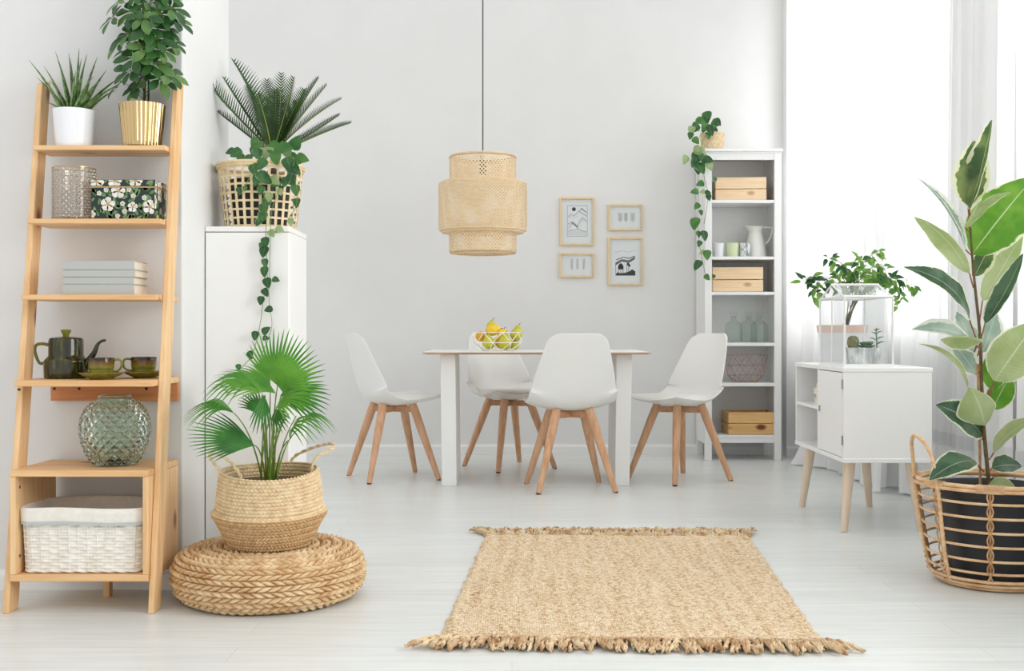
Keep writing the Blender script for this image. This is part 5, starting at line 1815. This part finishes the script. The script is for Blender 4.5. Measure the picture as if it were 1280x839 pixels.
#  stem(px,py)  base   tip   width(px) mat  dy_base dy_tip  normal  bend fold curl
RL = [((1213, 290), (1212, 262), (1240, 150), 34, 'var', 0, -.02, (-.9, -.35, .1), -.02, .55, 0),
      ((1213, 290), (1210, 257), (1218, 176), 40, 'var', .01, .04, (-.3, -1, .1), .05, .1, 0),
      ((1213, 290), (1207, 285), (1264, 240), 36, 'under', -.02, -.07, (.4, -.4, -.9), -.20, .15, .2),
      ((1216, 345), (1215, 318), (1292, 222), 64, 'green', .0, .02, (-.3, -1, .35), .06, .08, 0),
      ((1216, 320), (1207, 312), (1146, 222), 24, 'silver', .0, .05, (.6, -.6, .6), .07, .55, 0),
      ((1217, 360), (1212, 342), (1143, 271), 26, 'under', -.01, -.06, (-.5, -.6, -.7), -.13, .2, .3),
      ((1221, 425), (1212, 400), (1130, 334), 37, 'dark', -.02, -.07, (.25, -.75, .7), .16, .15, 0),
      ((1224, 405), (1228, 376), (1279, 290), 28, 'under', .02, .07, (-.6, -.7, -.4), -.06, .25, 0),
      ((1226, 425), (1231, 405), (1279, 317), 26, 'dark', .0, -.02, (-.8, -.5, .3), -.05, .45, 0),
      ((1224, 435), (1212, 425), (1140, 412), 34, 'silver', .02, .03, (0, -.6, .85), .12, .1, .1),
      ((1222, 445), (1226, 428), (1176, 424), 30, 'under', -.03, -.09, (0, -.5, -.85), -.10, .2, .4),
      ((1226, 495), (1210, 486), (1148, 430), 17, 'under', .01, .04, (.5, -.5, .7), .15, .5, 0),
      ((1232, 500), (1243, 476), (1296, 402), 52, 'under', -.03, -.08, (-.4, -.9, -.1), -.05, .1, 0),
      ((1230, 505), (1240, 488), (1252, 428), 30, 'green', .02, .05, (-.5, -.8, .1), .04, .25, 0),
      ((1232, 520), (1240, 512), (1263, 468), 30, 'green', .03, .07, (-.3, -.9, .2), .05, .15, 0),
      ((1228, 550), (1231, 532), (1213, 484), 46, 'under', -.06, -.04, (.1, -1, -.25), .12, -.25, -.3),
      ((1228, 550), (1228, 545), (1170, 506), 46, 'dark', .0, .0, (.1, -.75, .65), .12, .15, 0),
      ((1236, 575), (1242, 566), (1300, 522), 26, 'under', .0, -.05, (0, -.4, .9), .12, .3, 0),
      ((1230, 590), (1218, 576), (1162, 600), 34, 'dark', -.03, -.10, (-.2, -.7, .8), .13, .15, 0),
      ((1234, 592), (1240, 585), (1277, 583), 30, 'dark', .03, .02, (0, -.6, .8), .10, .2, 0),
      ((1236, 615), (1236, 606), (1270, 612), 22, 'under', -.05, -.10, (0, -.8, .6), .1, .1, 0),
      ((1221, 430), (1218, 440), (1196, 390), 34, 'silver', .05, .08, (0, -1, .3), .05, .1, 0),
      ((1223, 440), (1228, 440), (1245, 390), 30, 'silver', .06, .1, (0, -1, .3), .05, .1, 0),
      ((1224, 465), (1220, 468), (1190, 428), 34, 'silver', .06, .10, (.1, -1, .3), .05, .1, 0),
      ((1216, 340), (1218, 345), (1240, 300), 26, 'var', .04, .07, (0, -1, .2), .05, .1, 0)]
for (sx_, sy_), (bx_, by_), (tx_, ty_), w_, mt_, d0, d1, nr, bd_, fo, cu in RL:
    b_, tp = at(bx_, by_, Yp + d0), at(tx_, ty_, Yp + d1)
    s_ = at(sx_, sy_, Yp)
    m = MB()
    m.leaf(b_, tp, w_ * Yp / F * 1.12, nr, bd_, fo, 'ovate', 0, n=16, wave=.05, curl=cu)
    lf_ = m.build('leaf', 'rub_' + mt_, t)
    MB().tube(bez(s_, (s_ + b_) / 2 + V((0, 0, -.004)), b_, 5), .0024, 6).build('leaf_stalk', 'stem_red', lf_)

# ------------------------------------------------------------------ rug
A_, B_, C_, D_ = V((-.1055, 4.433, 0)), V((.933, 4.412, 0)), V((.808, 2.900, 0)), V((-.192, 2.938, 0))   # back-left, back-right, front-right, front-left
rug = thing('jute_rug', 'natural woven jute rug with shaggy fringed ends on the floor', 'rug', (.36, 3.67, 0))
nu, nv = 90, 130
rows, rowb = [], []
for j in range(nv + 1):
    v = j / nv
    row = []
    for i in range(nu + 1):
        u = i / nu
        e = .006 * math.sin(v * 70) * 0 + .0025 * math.sin(v * 95 + 3 * (i == 0)) + .002 * math.sin(v * 41)
        uu = u + (e if i in (0, nu) else 0)
        p = (A_ * (1 - uu) + B_ * uu) * (1 - v) + (D_ * (1 - uu) + C_ * uu) * v
        h = .0095 + .0012 * math.sin(u * 90) + .0008 * math.sin(v * 31 + u * 7)
        if i in (0, nu): h = .003
        row.append((p.x, p.y, h))
    rows.append(row)
m = MB().grid([list(reversed(r)) for r in rows])
m.build('woven_field', 'rug', rug)
for P0, P1, out, ext, seed, Lm in ((D_, C_, V((-.02, -1, 0)), .045, 3, .105), (A_, B_, V((.03, 1, 0)), .03, 9, .11)):
    r = random.Random(seed)
    m = MB()
    N = 230
    for k in range(N):
        s = k / (N - 1)
        b_ = P0.lerp(P1, s) + V((0, 0, .007))
        lay = k % 3
        L = Lm * r.uniform(.6, 1.1)
        side = (s - .5) * 2
        sp = math.copysign(abs(side) ** 8, side) * ext * 1.5
        d = out * L + V((sp + r.uniform(-.035, .035), 0, 0))
        z = r.uniform(.006, .020)
        mid = b_ + d * .5 + V((r.uniform(-.012, .012), 0, z + .006))
        tip = b_ + d + V((r.uniform(-.015, .015), 0, -.002 + r.uniform(0, .012)))
        P = bez(b_ - out * .012, mid, tip, 7)
        th = r.uniform(.0035, .0062)
        # a two-ply twisted yarn that opens to a tuft
        for ph in (0, PI):
            Q = []
            for i, p in enumerate(P):
                w = i * 1.5 + ph + k
                o_ = V((math.cos(w), 0, math.sin(w))) * th * .55
                q = p + o_
                q.z = max(.0028, q.z)
                Q.append(q)
            m.tube(Q, [th * f for f in (.6, .62, .65, .65, .7, .8, .95, .5)], 5)
    m.build('fringe', 'jute_fr', rug, angle=70)

# ------------------------------------------------------------------ light, sky and camera
W = bpy.data.worlds.new('daylight'); bpy.context.scene.world = W
W.use_nodes = True
bg = W.node_tree.nodes['Background']
bg.inputs[0].default_value = (1.0, 1.0, 1.0, 1)
bg.inputs[1].default_value = .76


def area(name, loc, rot, sx, sy, power, c=(1, 1, 1)):
    l = bpy.data.lights.new(name, 'AREA'); l.shape = 'RECTANGLE'; l.size = sx; l.size_y = sy; l.energy = power; l.color = c
    o = bpy.data.objects.new(name, l); COL.objects.link(o); o.location = loc; o.rotation_euler = rot
    return o


area('window_daylight', (2.70, 6.2, 1.9), (0, R_(90), 0), 2.3, 2.5, 66)
area('window_daylight', (2.70, 3.75, 1.9), (0, R_(90), 0), 2.3, 1.6, 64)
area('window_daylight', (2.70, 1.6, 1.9), (0, R_(90), 0), 2.3, 1.9, 82)  # added lamp at the unseen nearest opening, brightens pier, chairs and floor

cam = bpy.data.cameras.new('camera')
co = bpy.data.objects.new('camera', cam); COL.objects.link(co)
co.location = (0, 0, H); co.rotation_euler = (R_(90), 0, 0)
cam.sensor_width = 36; cam.lens = 36 * F / 1280
cam.shift_y = -(419.5 - HY) / 1280
cam.clip_start = .05
bpy.context.scene.camera = co
sc_ = bpy.context.scene
sc_.view_settings.view_transform = 'Standard'
sc_.view_settings.look = 'None'
sc_.view_settings.gamma = 1
sc_.view_settings.use_curve_mapping = False
sc_.view_settings.exposure = .38
sc_.cycles.use_denoising = True
sc_.cycles.max_bounces = 10
sc_.cycles.transparent_max_bounces = 16
sc_.cycles.caustics_reflective = False
